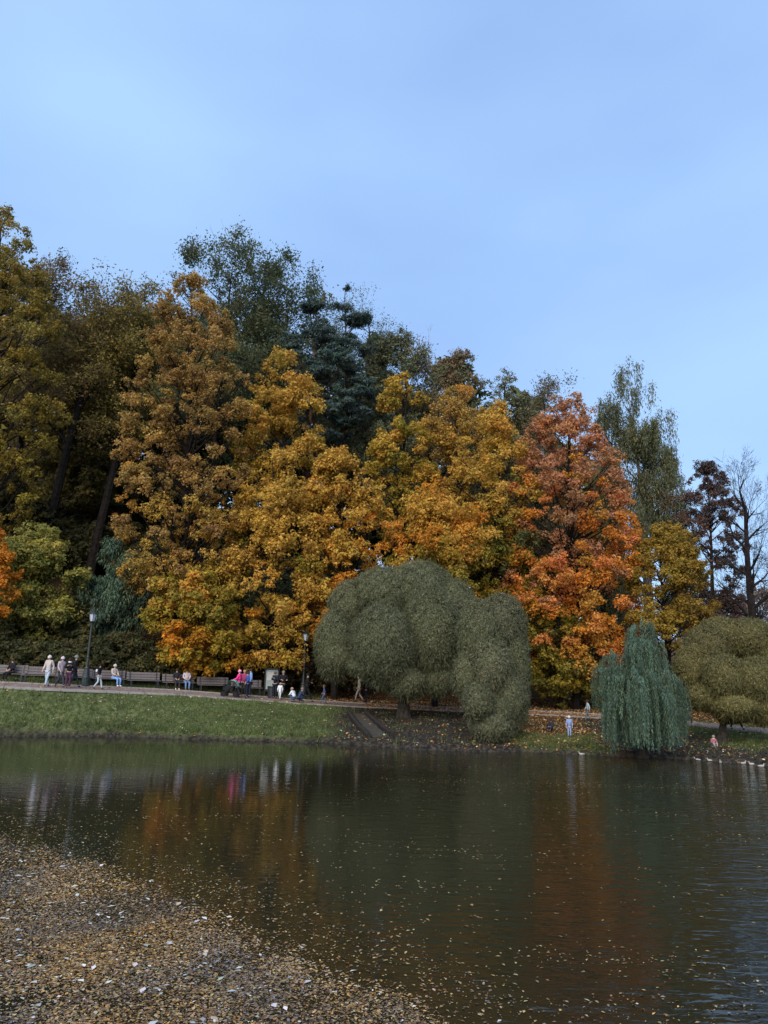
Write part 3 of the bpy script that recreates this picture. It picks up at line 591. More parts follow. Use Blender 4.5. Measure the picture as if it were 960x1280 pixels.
# ------------------------------------------------------------------ willows
def globe_willow(label, lobes, base, fork, pal, trunks, dens=1.0, tr=.34):
    """lobes: (px, py, rx px, ry px, Y)"""
    b = base; root = empty('globe_willow', b, label=label, cat='willow tree', group='round-headed willows')
    P = []; N_ = []; U_ = []; W_ = []; H_ = []; Cc = []; P2 = []; N2 = []; C2 = []
    info = [(at(px, py, Y), rx * Y / F, ry * Y / F) for px, py, rx, ry, Y in lobes]
    for i, (c, rx, ry) in enumerate(info):
        area = rx * (rx + ry) / 2
        n = int(9800 * area * dens); d = rdir(n); ph = rng.uniform(0, 6, 3)
        d = d[~((d[:, 1] > .35) & (rng.random(len(d)) < .6))]; n = len(d)
        bump = 1 + .06 * np.sin(d[:, 0] * 5 + ph[0]) * np.sin(d[:, 2] * 6 + ph[1]) + .045 * np.sin(d[:, 0] * 13 + ph[2]) * np.sin(d[:, 2] * 12 + d[:, 1] * 9) + .03 * np.sin(d[:, 0] * 29 + d[:, 1] * 17 + ph[1]) * np.sin(d[:, 2] * 25)
        sc = np.array([rx, rx * .95, ry]); r = (1 - .20 * rng.random(n) ** 1.3) * bump * (1 + np.abs(rng.normal(size=n)) * .035)
        # keep only what is not deep inside another lobe
        p = np.array(c) + d * sc * r[:, None]; ok = np.ones(n, bool)
        for j, (c2, rx2, ry2) in enumerate(info):
            if j != i: ok &= (((p - np.array(c2)) / np.array([rx2, rx2 * .95, ry2])) ** 2).sum(1) > .95
        ok &= p[:, 2] > terrain(p[:, 0], p[:, 1]) + .15
        gap = np.sin(p[:, 0] * 3.1 + ph[0]) * np.sin(p[:, 2] * 3.7 + ph[1]) + .7 * np.sin(p[:, 0] * 7.3 + p[:, 2] * 5.1 + ph[2]) * np.sin(p[:, 2] * 8.9 - p[:, 0] * 2.7)
        ok &= ~((gap > .85) & (rng.random(n) < .55)); ok &= ~((d[:, 2] < -.35) & (rng.random(n) < .45))
        p = p[ok]; d = d[ok]; m = len(p)
        P.append(p); U_.append(unit(d * .35 + np.array([0, 0, .7]) + rng.normal(size=(m, 3)) * .45)); N_.append(rdir(m) * .42 + d)
        H_.append(rng.uniform(.08, .19, m)); W_.append(rng.uniform(.026, .05, m))
        tint = pick_cols(pal, 1, .05); Cc.append((tint * .35 + pick_cols(pal, m, .35) * .65) * rng.choice([.6, 1.0, 1.35], m, p=[.3, .45, .25])[:, None])
        m = int(700 * area); d2 = rdir(m); p = np.array(c) + d2 * sc * rng.uniform(.93, 1.03, (m, 1)); ok = p[:, 2] > terrain(p[:, 0], p[:, 1]) + .2
        for j, (c2, rx2, ry2) in enumerate(info):
            if j != i: ok &= (((p - np.array(c2)) / np.array([rx2, rx2 * .95, ry2])) ** 2).sum(1) > .95
        p = p[ok]; d2 = d2[ok]; m = len(p); droop_ = np.where(d2[:, 2] < 0, -1.0, .25)
        P.append(p); U_.append(unit(d2 * .8 + np.stack([0 * droop_, 0 * droop_, droop_ * .7], 1) + rng.normal(size=(m, 3)) * .35)); N_.append(rdir(m) * .8 + np.array([0, -.6, .3]))
        H_.append(rng.uniform(.12, .30, m) * np.where(d2[:, 2] < -.3, 1.4, 1)); W_.append(rng.uniform(.016, .03, m)); Cc.append(pick_cols(pal, m, .4))
        m = int(480 * area); d = rdir(m); p = np.array(c) + d * sc * rng.uniform(.5, .8, (m, 1)); ok = p[:, 2] > terrain(p[:, 0], p[:, 1]) + .3; p = p[ok]; d = d[ok]
        P2.append(p); N2.append(d + rdir(len(p)) * .5); C2.append(pick_cols(pal, len(p), .3))
    P = np.concatenate(P); N_ = np.concatenate(N_); U = np.concatenate(U_)
    v = cards(P, N_, np.concatenate(W_), np.concatenate(H_), up=U, tri=True) - np.array(b)
    mesh_obj('crown', np_mesh('crown', v, 3, np.clip(np.concatenate(Cc), .003, .5)), M_LEAF, root)
    P2 = np.concatenate(P2); v2 = cards(P2, np.concatenate(N2), .3, .45) - np.array(b)
    mesh_obj('inner_foliage', np_mesh('inner_foliage', v2, 4, np.clip(np.concatenate(C2), .003, .5)), M_LEAF, root)
    mb = MB(); fk = fork - b
    for bx_ in trunks:
        mb.tube([Vector((bx_, 0, -.2)), Vector((bx_, 0, 0)) .lerp(fk, .45) + Vector((.08, 0, 0)), fk], [tr, tr * .75, tr * .6], 9)
    for c, rx, ry in info:
        e = Vector(c) - b; mid = fk.lerp(e, .5) + Vector((0, 0, -.35)); mb.tube([fk - Vector((0, 0, .1)), mid, e], [.17, .10, .05], 6, cap=False)
        for q in range(9):
            dd = Vector(rdir(1)[0]); dd.z = abs(dd.z); ee = e + Vector((dd.x * rx, dd.y * rx, dd.z * ry)) * .85; mb.tube([mid.lerp(e, .8), e.lerp(ee, .5) + Vector((0, 0, .1)), ee], [.05, .03, .01], 4, cap=False)
    mb.build('trunk', M_WBARK, root)
    return root, len(P)
GW = [(.165, .18, .10, 3), (.135, .15, .085, 3), (.225, .225, .125, 2), (.19, .18, .115, 1)]
GWO = [(.20, .185, .075, 3), (.16, .15, .065, 3), (.25, .225, .09, 2), (.12, .115, .055, 1)]
b1 = foot(500, 897); b2 = foot(606, 926); y1 = b1.y; y2 = b2.y
_, n1 = globe_willow('huge grey-green round-headed willow leaning over the bank', [
    (438, 760, 28, 34, y1 + 2.2), (480, 747, 42, 38, y1 + 2.0), (524, 742, 44, 40, y1 + 2.2), (564, 763, 31, 40, y1 + 1.9), (418, 806, 25, 44, y1 + 1.0), (422, 824, 23, 20, y1 + .6),
    (479, 808, 41, 50, y1 - 1.2), (470, 833, 34, 15, y1 - .8), (540, 795, 37, 60, y1 - .4), (508, 852, 28, 22, y1 - .7), (548, 850, 30, 20, y1 - .1), (579, 808, 32, 56, y1 + .5),
    ], b1, b1 + Vector((.1, .1, 1.2)), GW, (0, .35))
_, n2 = globe_willow('grey-green round-headed willow right beside the huge one, low to the water', [
    (600, 796, 28, 46, y2 + 1.6), (626, 785, 32, 42, y2 + 2.2), (584, 846, 18, 30, y2 + .9), (650, 872, 12, 34, y2 + 1.2), (644, 832, 19, 52, y2 + 1.8), (614, 838, 27, 38, y2 + .6), (598, 878, 19, 24, y2 - .7), (622, 892, 20, 24, y2 + .1), (636, 878, 22, 36, y2 + .6), (614, 908, 27, 20, y2 - .1)],
    b2, b2 + Vector((0, .2, .8)), GW, (0,))
b3 = foot(897, 931); y3 = b3.y
_, n3 = globe_willow('olive round-headed willow on a leaning trunk near the right edge', [
    (884, 815, 30, 32, y3 + 2.2), (903, 798, 30, 26, y3 + 2.8), (936, 801, 32, 27, y3 + 2.4), (968, 820, 34, 32, y3 + 2.2), (866, 842, 24, 34, y3 + 1.4), (880, 872, 22, 18, y3 + .6), (905, 850, 30, 30, y3 + .2),
    (945, 855, 32, 32, y3), (918, 884, 30, 15, y3 - .2), (960, 885, 32, 22, y3 + .2), (988, 850, 28, 36, y3 + .6)],
    b3, b3 + Vector((.75, .9, 1.15)), GWO, (0, .25), tr=.2)
print('globe willow tris', n1, n2, n3)

def weeping_willow():
    Y = 34.6; b = ground(802, 35.4); root = empty('weeping_willow', b, label='blue-green weeping willow with curtains of strands touching the water', cat='willow tree')
    # bundles of strands hang from arching boughs: (px, py, rx, ry, Y, bottom py, bundles)
    domes = [(803, 786, 17, 14, 35.4, 850, 9), (801, 808, 27, 20, 35.3, 900, 13), (778, 822, 22, 18, 34.9, 890, 12), (758, 838, 16, 20, 34.8, 903, 9), (790, 850, 34, 24, 34.4, 942, 24),
             (830, 850, 20, 20, 34.8, 925, 14), (843, 858, 13, 16, 34.4, 935, 9), (812, 868, 26, 18, 33.9, 943, 20), (778, 880, 18, 16, 34.0, 943, 12), (756, 868, 14, 20, 34.4, 906, 8), (838, 885, 14, 16, 34.2, 941, 9), (815, 830, 18, 30, 35.8, 920, 12)]
    Pn = []; Un = []; W_ = []; H_ = []; cols = []; mb = MB()
    for (px, py, rx, ry, Yd, bot, nb) in domes:
        px = 799 + (px - 799) * .93; c = at(px, py, Yd); a_ = rx * .95 * Yd / F; h_ = ry * Yd / F; zb = at(px, bot, Yd).z
        for q in range(int(nb * 1.4)):
            d = rdir(1)[0]; d[2] = abs(d[2]) * rng.uniform(.3, 1); bc = np.array(c) + d * np.array([a_, a_ * .9, h_]) * rng.uniform(.6, 1.08)
            bend_ = max(zb + rng.exponential(.45) * (1 if rng.random() < .82 else 3), .06); tint = rng.uniform(.68, 1.35); br = rng.uniform(.06, .2); outb = unit(np.array([[d[0], d[1] - .1, 0]]))[0] * rng.uniform(.1, .4)
            for s in range(rng.integers(4, 12)):
                p0 = bc + rng.normal(size=3) * np.array([br, br, .10]) * .6
                end = max(bend_ + abs(rng.normal()) * .22, tz(p0[0], p0[1]) + .03, .03); ln = (p0[2] - end) * rng.uniform(.82, 1)
                if ln < .25: continue
                k = int(ln / .042); t = np.linspace(0, 1, k); ph = rng.uniform(0, 6)
                pts = p0 + np.outer(1 - np.exp(-t * 5), outb) + np.stack([.03 * np.sin(t * 6 + ph), .03 * np.cos(t * 5 + ph), .12 * np.sin(np.clip(t * 9, 0, np.pi)) - t * ln], 1)
                mb.tube([Vector(pts[i]) - b for i in np.linspace(0, k - 1, 5).astype(int)], .005, 3, cap=False)
                Pn.append(pts + rng.normal(size=pts.shape) * .018); Un.append(np.stack([rng.normal(size=k) * .28, rng.normal(size=k) * .2, -np.ones(k)], 1))
                H_.append(rng.uniform(.09, .18, k)); W_.append(rng.uniform(.022, .038, k))
                cols.append(np.clip(pick_cols([(.12, .20, .15, 3), (.15, .23, .15, 2), (.085, .155, .12, 2), (.21, .27, .17, .8)], k, .2) * tint, .003, .5))
    P = np.concatenate(Pn); n = len(P)
    v = cards(P, rdir(n) + np.array([0, -.8, .2]), np.concatenate(W_), np.concatenate(H_), up=np.concatenate(Un), tri=True) - np.array(b)
    mesh_obj('crown', np_mesh('crown', v, 3, np.concatenate(cols)), M_LEAF, root)
    mb.build('hanging_twigs', mat_base('willow_twig', (.07, .075, .03), .8, .2), root)
    mb = MB(); top = at(800, 800, 35.2) - b
    mb.tube([Vector((0, 0, -.2)), top * .35 + Vector((.15, 0, 0)), top * .7, top], [.32, .25, .16, .06], 8)
    for (px, py, rx, ry, Yd, bot, ns) in domes:
        e = at(px, py - ry * .5, Yd) - b
        mb.tube([top * .4, (top * .4).lerp(e, .5) + Vector((0, 0, .5)), e], [.13, .09, .04], 6, cap=False)
    mb.build('trunk', M_WBARK, root)
    print('weeping leaves', n)
weeping_willow()

# ------------------------------------------------------------------ drainage chute in the bank
M_DWOOD = mat_base('dark_wet_timber', (.022, .019, .017), .8, .3, 6, .4, .01)
M_SLAB = mat_base('mossy_slab', (.05, .045, .038), .9, .2, 5, .35, .01)
ca = ground(447, 44.0); cb = on_plane(475, 931, 0.0)
ca.z += .08; cb.z = .06
root = empty('drainage_chute', ca, label='narrow drainage chute with dark timber sides running down the bank', cat='chute')
dirv = (cb - ca); side = Vector((dirv.y, -dirv.x, 0)).normalized() * -1
for s_ in (-.5, .5):
    mb = MB(); k = 8
    pts = []
    for i in range(k + 1):
        p = ca.lerp(cb, i / k) + side * s_ * (1 + .2 * i / k); p.z = max(tz(p.x, p.y), 0) + .12; pts.append(p - ca)
    mb.tube(pts, .14, 6); mb.build('side_timber', M_DWOOD, root)
for i in range(6):
    t0 = (i + .5) / 6; p = ca.lerp(cb, t0); p.z = max(tz(p.x, p.y), 0) + .03
    sl = math.atan2((ca.z - cb.z), Vector((dirv.x, dirv.y)).length)
    mb = MB(); mb.box((0, 0, 0), (.82, dirv.length / 6 * .93, .05), rx=sl)
    o = mb.build('slab', M_SLAB, root); o.location = p - ca; o.rotation_euler.z = math.atan2(dirv.x, -dirv.y)

# ------------------------------------------------------------------ benches
M_BWOOD = mat_base('bench_slat_wood', (.15, .13, .125), .7, .3, 10, .2)
M_BLEG = mat_base('bench_cast_iron', (.015, .017, .017), .5, .5)
def box_mesh(name, parts, mat):
    mb = MB()
    for q in parts: mb.box(*q)
    me = bpy.data.meshes.new(name); me.from_pydata(mb.v, [], mb.f); me.update(); me.materials.append(mat); return me
BL = 1.95
slat_seat = box_mesh('slat', [((0, 0, 0), (BL, .115, .035))], M_BWOOD)
slat_back = box_mesh('slat', [((0, 0, 0), (BL, .035, .13))], M_BWOOD)
legm = box_mesh('leg', [((0, -.22, .21), (.09, .08, .42)), ((0, .2, .21), (.09, .08, .42)), ((0, 0, .40), (.07, .5, .05)), ((0, .27, .66), (.06, .05, .5), 0, -.17), ((0, -.02, .05), (.06, .46, .05))], M_BLEG)
def make_bench(loc, rz, label):
    r_ = empty('park_bench', loc, rz, label=label, cat='bench', group='benches along the path')
    for k in range(4): o = mesh_obj('slat', slat_seat, None, r_); o.location = (0, -.2 + .135 * k, .445)
    for k in range(3): o = mesh_obj('slat', slat_back, None, r_); o.location = (0, .262 + .028 * k, .56 + .15 * k); o.rotation_euler.x = -.17
    for s_ in (-1, 1): o = mesh_obj('leg', legm, None, r_); o.location = (s_ * BL * .4, 0, 0)
    return r_
BEN = [(8, 'bench at the left edge with a person in black seated'), (50, 'empty bench behind the walker in white jacket'), (93, 'bench behind the left street lamp'), (136, 'bench with the seated person in beige jacket'),
       (180, 'empty bench between the beige sitter and the seated pair'), (224, 'bench with the seated pair'), (267, 'empty bench between seated pair and stroller'), (309, 'bench beside the notice board, behind the stroller group')]
bench_pos = {}
for px, lab in BEN:
    x0 = at(px, 850, 44).x
    for _ in range(6):
        Yb = float(np.interp(x0, PX, PY)) + 2.35; x0 = at(px, 850, Yb).x
    sl = (float(np.interp(x0 + 1, PX, PY)) - float(np.interp(x0 - 1, PX, PY))) / 2
    z0 = tz(x0, Yb); bench_pos[px] = (Vector((x0, Yb, z0)), math.atan(sl)); make_bench((x0, Yb, z0), math.atan(sl), lab)

# ------------------------------------------------------------------ street lamps
M_IRON = mat_base('painted_iron', (.018, .028, .027), .45, .5, 6, .2)
M_LGLASS = mat_base('frosted_lamp_glass', (.42, .47, .52), .25, .5, 3, .05)
def lamp(loc, h, label):
    r_ = empty('street_lamp', loc, label=label, cat='street lamp', group='street lamps along the path')
    MB().lathe([(.30, 0), (.30, .12), (.24, .16), (.22, .5), (.20, .55), (.13, .95), (.15, 1.0), (.11, 1.08)], n=12).build('base', M_IRON, r_)
    MB().lathe([(.085, 1.05), (.075, 1.6), (.10, 1.64), (.07, 1.70), (.05, h - .85), (.08, h - .82), (.08, h - .76), (.045, h - .74)], n=10).build('pole', M_IRON, r_)
    MB().lathe([(.04, h - .76), (.16, h - .66), (.17, h - .62)], n=8).build('lantern_cup', M_IRON, r_)
    gl = MB().lathe([(.135, h - .62), (.205, h - .20)], n=6).build('lantern_glass', M_LGLASS, r_)
    fr = MB()
    for k in range(6):
        a_ = 2 * math.pi * k / 6; fr.tube([(math.cos(a_) * .142, math.sin(a_) * .142, h - .63), (math.cos(a_) * .214, math.sin(a_) * .214, h - .19)], .012, 4)
    fr.build('frame', M_IRON, gl)
    MB().lathe([(.25, h - .20), (.24, h - .16), (.10, h - .04), (.06, h), (.03, h + .03), (.035, h + .07), (.004, h + .14)], n=8).build('cap', M_IRON, r_)
x0 = at(105, 858, 42.0); l1 = Vector((x0.x, 41.2, 0)); 
def lamp_at(pxb, Yl, top_px, top_py, label):
    g_ = ground(pxb, Yl); t_ = at(top_px, top_py, Yl); lamp(g_, t_.z - g_.z - .1, label)
lamp_at(106, 43.6, 117, 761, 'tall dark street lamp behind the walkers at left')
lamp_at(378, 49.2, 380, 787, 'dark street lamp beside the round willow')

# ------------------------------------------------------------------ notice board and bin
M_PANEL = mat_base('notice_panel', (.30, .36, .36), .4, .4, 3, .15)
M_PAPER = mat_base('poster_paper', (.5, .53, .52), .7, .2, 3, .06)
M_DGREEN = mat_base('board_paint', (.014, .02, .018), .5, .4)
nb = ground(338.5, 49.0); r_ = empty('notice_board', nb, R(-6), label='dark framed notice board with a pale panel beside the bench', cat='notice board')
for s_ in (-.42, .42): MB().box((s_, 0, .85), (.09, .09, 1.7)).build('post', M_DGREEN, r_)
MB().box((0, 0, 1.74), (1.05, .26, .08)).build('top_rail', M_DGREEN, r_)
MB().box((0, 0, .38), (.75, .06, .16)).build('bottom_rail', M_DGREEN, r_)
pn = MB().box((0, 0, 1.08), (.75, .05, 1.24)).build('panel', M_PANEL, r_)
MB().box((-.02, -.034, 1.28), (.6, .012, .5)).build('poster', M_PAPER, pn)
M_BIN = mat_base('bin_paint', (.03, .035, .04), .5, .4)
bn = ground(339, 47.9); r_ = empty('litter_bin', bn, label='dark round litter bin in front of the notice board', cat='bin')
MB().lathe([(.2, 0), (.23, .05), (.27, .62), (.25, .66)], n=14).build('body', M_BIN, r_)
MB().lathe([(.29, .66), (.30, .70), (.27, .74), (.20, .74)], n=14).build('rim', M_IRON, r_)

# ------------------------------------------------------------------ people
cache = {}
def cloth(name, col, rough=.85):
    k = (name, col)
    if k not in cache: cache[k] = mat_base(name, col, rough, .2, 14, .12)
    return cache[k]
SKIN = mat_base('skin', (.46, .29, .21), .6, .3, 20, .06)
DARKEYE = mat_base('eye_dark', (.02, .015, .012), .3, .5)
def skin_obj(name, verts, edges, radii, mat, parent, lv=1, rootv=0):
    me = bpy.data.meshes.new(name); me.from_pydata([tuple(v) for v in verts], edges, []); me.update(); me.materials.append(mat)
    o = bpy.data.objects.new(name, me); C.objects.link(o); o.parent = parent
    m = o.modifiers.new('skin', 'SKIN'); m.use_smooth_shade = True
    for i, r in enumerate(radii):
        sv = me.skin_vertices[0].data[i]; sv.radius = r if isinstance(r, tuple) else (r, r); sv.use_root = (i == rootv)
    s = o.modifiers.new('subdivision', 'SUBSURF'); s.levels = lv; s.render_levels = lv
    return o
def pose_joints(pose, H):
    """side 0 left (-x), 1 right (+x); facing +y; unit = body height"""
    J = dict(pelvis=(0, 0, .53), belly=(0, .0, .62), chest=(0, 0, .74), neck=(0, .005, .835), head=(0, .015, .90), crown=(0, .01, .965))
    for s, n in ((-1, 'l'), (1, 'r')):
        J['sh' + n] = (s * .105, 0, .80); J['el' + n] = (s * .135, -.02, .64); J['wr' + n] = (s * .135, .045, .50)
        J['hip' + n] = (s * .05, 0, .50); J['kn' + n] = (s * .052, .02, .28); J['an' + n] = (s * .052, 0, .05); J['toe' + n] = (s * .06, .085, .018)
    def S(k, *v): J[k] = v
    if pose == 'walk':
        S('knl', -.05, .085, .285); S('anl', -.05, .13, .055); S('toel', -.055, .215, .035)
        S('knr', .05, .0, .285); S('anr', .05, -.15, .08); S('toer', .055, -.075, .02)
        S('ell', -.135, -.06, .64); S('wrl', -.13, -.05, .50); S('elr', .135, .02, .64); S('wrr', .12, .11, .53)
    elif pose == 'pocket':
        S('ell', -.15, -.03, .65); S('wrl', -.10, .06, .56); S('elr', .15, -.03, .65); S('wrr', .10, .06, .56)
    elif pose == 'push':
        S('ell', -.12, .05, .67); S('wrl', -.09, .2, .62); S('elr', .12, .05, .67); S('wrr', .09, .2, .62); S('knr', .05, .06, .28); S('anr', .05, .06, .05); S('toer', .055, .145, .02); S('anl', -.05, -.08, .06); S('toel', -.055, .005, .02)
    elif pose == 'phone':
        S('ell', -.13, .03, .66); S('wrl', -.05, .15, .72); S('elr', .13, .03, .66); S('wrr', .05, .15, .72); S('head', 0, .035, .895); S('crown', 0, .045, .96)
    elif pose == 'sit':
        z = (.45 + .10) / H
        dz = z - .53
        for k in list(J):
            x_, y_, z_ = J[k]
            if not k[:2] in ('kn', 'an', 'to'): J[k] = (x_, y_, z_ + dz)
        for s, n in ((-1, 'l'), (1, 'r')):
            S('hip' + n, s * .055, .02, z - .01); S('kn' + n, s * .07, .27, .28); S('an' + n, s * .06, .27, .05); S('toe' + n, s * .065, .355, .018)
            S('el' + n, s * .13, .04, .66 + dz); S('wr' + n, s * .06, .16, .60 + dz)
    elif pose == 'ground':
        for k in list(J):
            x_, y_, z_ = J[k]
            if not k[:2] in ('kn', 'an', 'to'): J[k] = (x_, y_, z_ - .44)
        for s, n in ((-1, 'l'), (1, 'r')):
            S('hip' + n, s * .055, .02, .075); S('kn' + n, s * .09, .2, .22); S('an' + n, s * .05, .32, .05); S('toe' + n, s * .055, .39, .03)
            S('el' + n, s * .13, .05, .22); S('wr' + n, s * .06, .18, .2)
    elif pose == 'bend':
        S('belly', 0, .05, .61); S('chest', 0, .15, .69); S('neck', 0, .23, .74); S('head', 0, .28, .78); S('crown', 0, .33, .83)
        for s, n in ((-1, 'l'), (1, 'r')):
            S('sh' + n, s * .105, .19, .73); S('el' + n, s * .12, .24, .57); S('wr' + n, s * .07, .31, .47); S('kn' + n, s * .07, .03, .28); S('an' + n, s * .10, -.02, .05); S('toe' + n, s * .11, .06, .018)
    elif pose == 'crouch':
        S('pelvis', 0, -.05, .22); S('belly', 0, 0, .31); S('chest', 0, .06, .41); S('neck', 0, .10, .50); S('head', 0, .125, .56); S('crown', 0, .14, .62)
        for s, n in ((-1, 'l'), (1, 'r')):
            S('sh' + n, s * .10, .08, .47); S('el' + n, s * .12, .14, .34); S('wr' + n, s * .05, .24, .32); S('hip' + n, s * .05, -.04, .21); S('kn' + n, s * .08, .16, .26); S('an' + n, s * .07, .01, .06); S('toe' + n, s * .075, .09, .018)
    elif pose == 'stride':
        for s, n in ((-1, 'l'), (1, 'r')):
            S('kn' + n, s * .06, s * .09, .28); S('an' + n, s * .06, s * .16, .05); S('toe' + n, s * .06, s * .16 + .085, .018)
        S('elr', .16, .0, .68); S('wrr', .10, .12, .66); S('ell', -.16, 0, .68); S('wrl', -.10, .12, .66)
    return {k: Vector(v) * H for k, v in J.items()}
def person(loc, face, H, pose, top, legs, label, hat=None, shoes=(.03, .03, .035), hair=(.05, .03, .02), coat=False, bulk=1.0, backpack=None, bag=None, scarf=None, group='people by the pond', child=False, z_off=0.0, longhair=False):
    """face: heading in degrees the person looks to (0 = away from the camera, 180 = towards it, 90 = to the left)"""
    loc = Vector(loc) + Vector((0, 0, z_off)); r_ = empty('person', loc, R(face), label=label, cat='person', group=group)
    J = pose_joints(pose, H); hs = 1.25 if child else 1.0
    # body: one continuous skin
    V = []; E = []; Rr = []; ix = {}
    def add(k, p, r, par=None):
        ix[k] = len(V); V.append(Vector(p)); Rr.append(r if isinstance(r, tuple) else r)
        if par is not None: E.append((ix[par], ix[k]))
    add('pelvis', J['pelvis'], (.055 * H, .04 * H)); add('belly', J['belly'], (.052 * H, .038 * H), 'pelvis'); add('chest', J['chest'], (.060 * H, .040 * H), 'belly'); add('neck', J['neck'], .03 * H, 'chest')
    fwd = Vector((0, 1, 0)); up = (J['crown'] - J['head']).normalized()
    add('jaw', J['head'] - up * .03 * H * hs + fwd * .008 * H, .036 * H * hs, 'neck'); add('head', J['head'] + up * .01 * H, .046 * H * hs, 'jaw'); add('crown', J['crown'] - up * .02 * H, .036 * H * hs, 'head')
    for n in 'lr':
        s = -1 if n == 'l' else 1
        add('sh' + n, J['sh' + n], .026 * H, 'chest'); add('el' + n, J['el' + n], .020 * H, 'sh' + n); add('wr' + n, J['wr' + n], .016 * H, 'el' + n)
        hd = (J['wr' + n] - J['el' + n]).normalized(); palm = J['wr' + n] + hd * .035 * H; sd_ = Vector((1, 0, 0)) if abs(hd.x) < .7 else Vector((0, 1, 0)); sd_ = (sd_ - hd * sd_.dot(hd)).normalized(); nr = hd.cross(sd_)
        add('palm' + n, palm, (.019 * H, .012 * H), 'wr' + n)
        for k, (off, ln) in enumerate(((-.016, .030), (-.006, .036), (.005, .034), (.015, .027))):
            q1 = palm + hd * (.018 * H) + sd_ * off * H; q2 = q1 + hd * ln * .5 * H + nr * .004 * H; q3 = q2 + hd * ln * .4 * H + nr * .012 * H
            add('f%s%da' % (n, k), q1, .0052 * H, 'palm' + n); add('f%s%db' % (n, k), q2, .005 * H, 'f%s%da' % (n, k)); add('f%s%dc' % (n, k), q3, .0042 * H, 'f%s%db' % (n, k))
        q1 = palm - hd * .008 * H - sd_ * .022 * H; add('t%sa' % n, q1, .0058 * H, 'palm' + n); add('t%sb' % n, q1 + hd * .02 * H - sd_ * .01 * H, .005 * H, 't%sa' % n)
        add('hip' + n, J['hip' + n], .036 * H, 'pelvis'); add('kn' + n, J['kn' + n], .027 * H, 'hip' + n); add('an' + n, J['an' + n], .022 * H, 'kn' + n); add('toe' + n, J['toe' + n], .018 * H, 'an' + n)
    skin_obj('body', V, E, Rr, SKIN, r_)
    # face
    hc = J['head'] + up * .008 * H
    nm = MB(); nm.v = [tuple(hc + Vector(q) * H * hs) for q in ((-.008, .042, -.012), (.008, .042, -.012), (0, .040, .012), (0, .060, -.010))]; nm.f = [(0, 1, 3), (1, 2, 3), (2, 0, 3)]; nm.build('nose', SKIN, r_)
    for s in (-1, 1):
        MB().lathe([(.0005, -.006 * H), (.006 * H, 0), (.0005, .006 * H)], tuple(hc + Vector((s * .016 * hs, .042 * hs, .006)) * H), 6).build('eye', DARKEYE, r_)
        MB().lathe([(.001, -.014 * H), (.009 * H, -.004 * H), (.010 * H, .008 * H), (.002, .014 * H)], tuple(hc + Vector((s * .047 * hs, 0, -.003)) * H), 6).build('ear', SKIN, r_)
    MB().box(tuple(hc + Vector((0, .043 * hs, -.026)) * H), (.02 * H, .006 * H, .005 * H)).build('mouth', cloth('lips', (.3, .12, .1)), r_)
    # jacket
    V = []; E = []; Rr = []; ix = {}; b = bulk
    low = J['pelvis'].lerp(J['hipl'].lerp(J['hipr'], .5), .3)
    add('p', low, (.086 * H * b, .070 * H * b)); add('b', J['belly'], (.082 * H * b, .062 * H * b), 'p'); add('c', J['chest'], (.088 * H * b, .070 * H * b), 'b'); add('n', J['neck'] - (J['neck'] - J['chest']) * .12, .042 * H, 'c')
    for n in 'lr':
        add('s' + n, J['sh' + n], .042 * H * b, 'c'); add('e' + n, J['el' + n], .034 * H * b, 's' + n); add('w' + n, J['wr' + n].lerp(J['el' + n], .08), .027 * H * b, 'e' + n)
    if coat and pose not in ('sit', 'ground', 'crouch'):
        add('hem', J['pelvis'] + Vector((0, 0, -.15 * H)), (.092 * H * b, .074 * H * b), 'p')
    skin_obj('coat' if coat else 'jacket', V, E, Rr, cloth('jacket_cloth', top), r_)
    # trousers
    V = []; E = []; Rr = []; ix = {}
    add('p', J['pelvis'] + Vector((0, 0, -.01 * H)), (.075 * H, .058 * H))
    for n in 'lr':
        add('h' + n, J['hip' + n] + Vector((0, 0, -.02 * H)), .055 * H, 'p'); add('k' + n, J['kn' + n], .04 * H, 'h' + n); add('a' + n, J['an' + n] + Vector((0, 0, .01 * H)), .031 * H, 'k' + n)
    skin_obj('trousers', V, E, Rr, cloth('trouser_cloth', legs), r_)
    for n in 'lr':
        a_, t_ = J['an' + n], J['toe' + n]
        skin_obj('shoe', [a_ + Vector((0, -.01 * H, 0)), a_.lerp(t_, .5) - Vector((0, 0, .006 * H)), t_ + Vector((0, 0, .004 * H))], [(0, 1), (1, 2)], [.031 * H, .027 * H, .021 * H], cloth('shoe_leather', shoes), r_)
    # hair / hat
    c0 = hc; rr = .058 * H * hs
    def cap(name, col, scale=1.0, drop=0.0, pom=False):
        pr = []
        for i in range(7):
            a2 = (i / 6) * math.pi * .5; pr.append((rr * scale * math.cos(a2) + .0008, rr * 1.15 * scale * math.sin(a2)))
        pr = [(rr * scale * .98, -drop)] + pr
        o = MB().lathe(pr, (0, 0, 0), 12, 1.0, 1.1).build(name, cloth(name + '_fibre', col), r_, True); o.location = c0 + Vector((0, -.006 * H, .008 * H)); o.rotation_euler.x = -.25
        if pom: MB().lathe([(.001, -.02), (.03, 0), (.001, .03)], (0, 0, rr * 1.25), 8).build('pompom', cloth(name + '_fibre', col), o)
        return o
    cap('hair', hair, 1.0, .02 * H)
    if longhair: skin_obj('long_hair', [c0 + Vector((0, -.03 * H, .01 * H)), c0 + Vector((0, -.045 * H, -.05 * H)), c0 + Vector((0, -.05 * H, -.12 * H))], [(0, 1), (1, 2)], [.045 * H, .042 * H, .025 * H], cloth('hair_fibre', hair), r_)
    if hat: cap('hat', hat, 1.1, .012 * H, True)
    if scarf: MB().lathe([(.045 * H, -.025 * H), (.06 * H, -.01 * H), (.06 * H, .015 * H), (.04 * H, .03 * H)], tuple(J['neck']), 10).build('scarf', cloth('scarf_wool', scarf), r_, True)
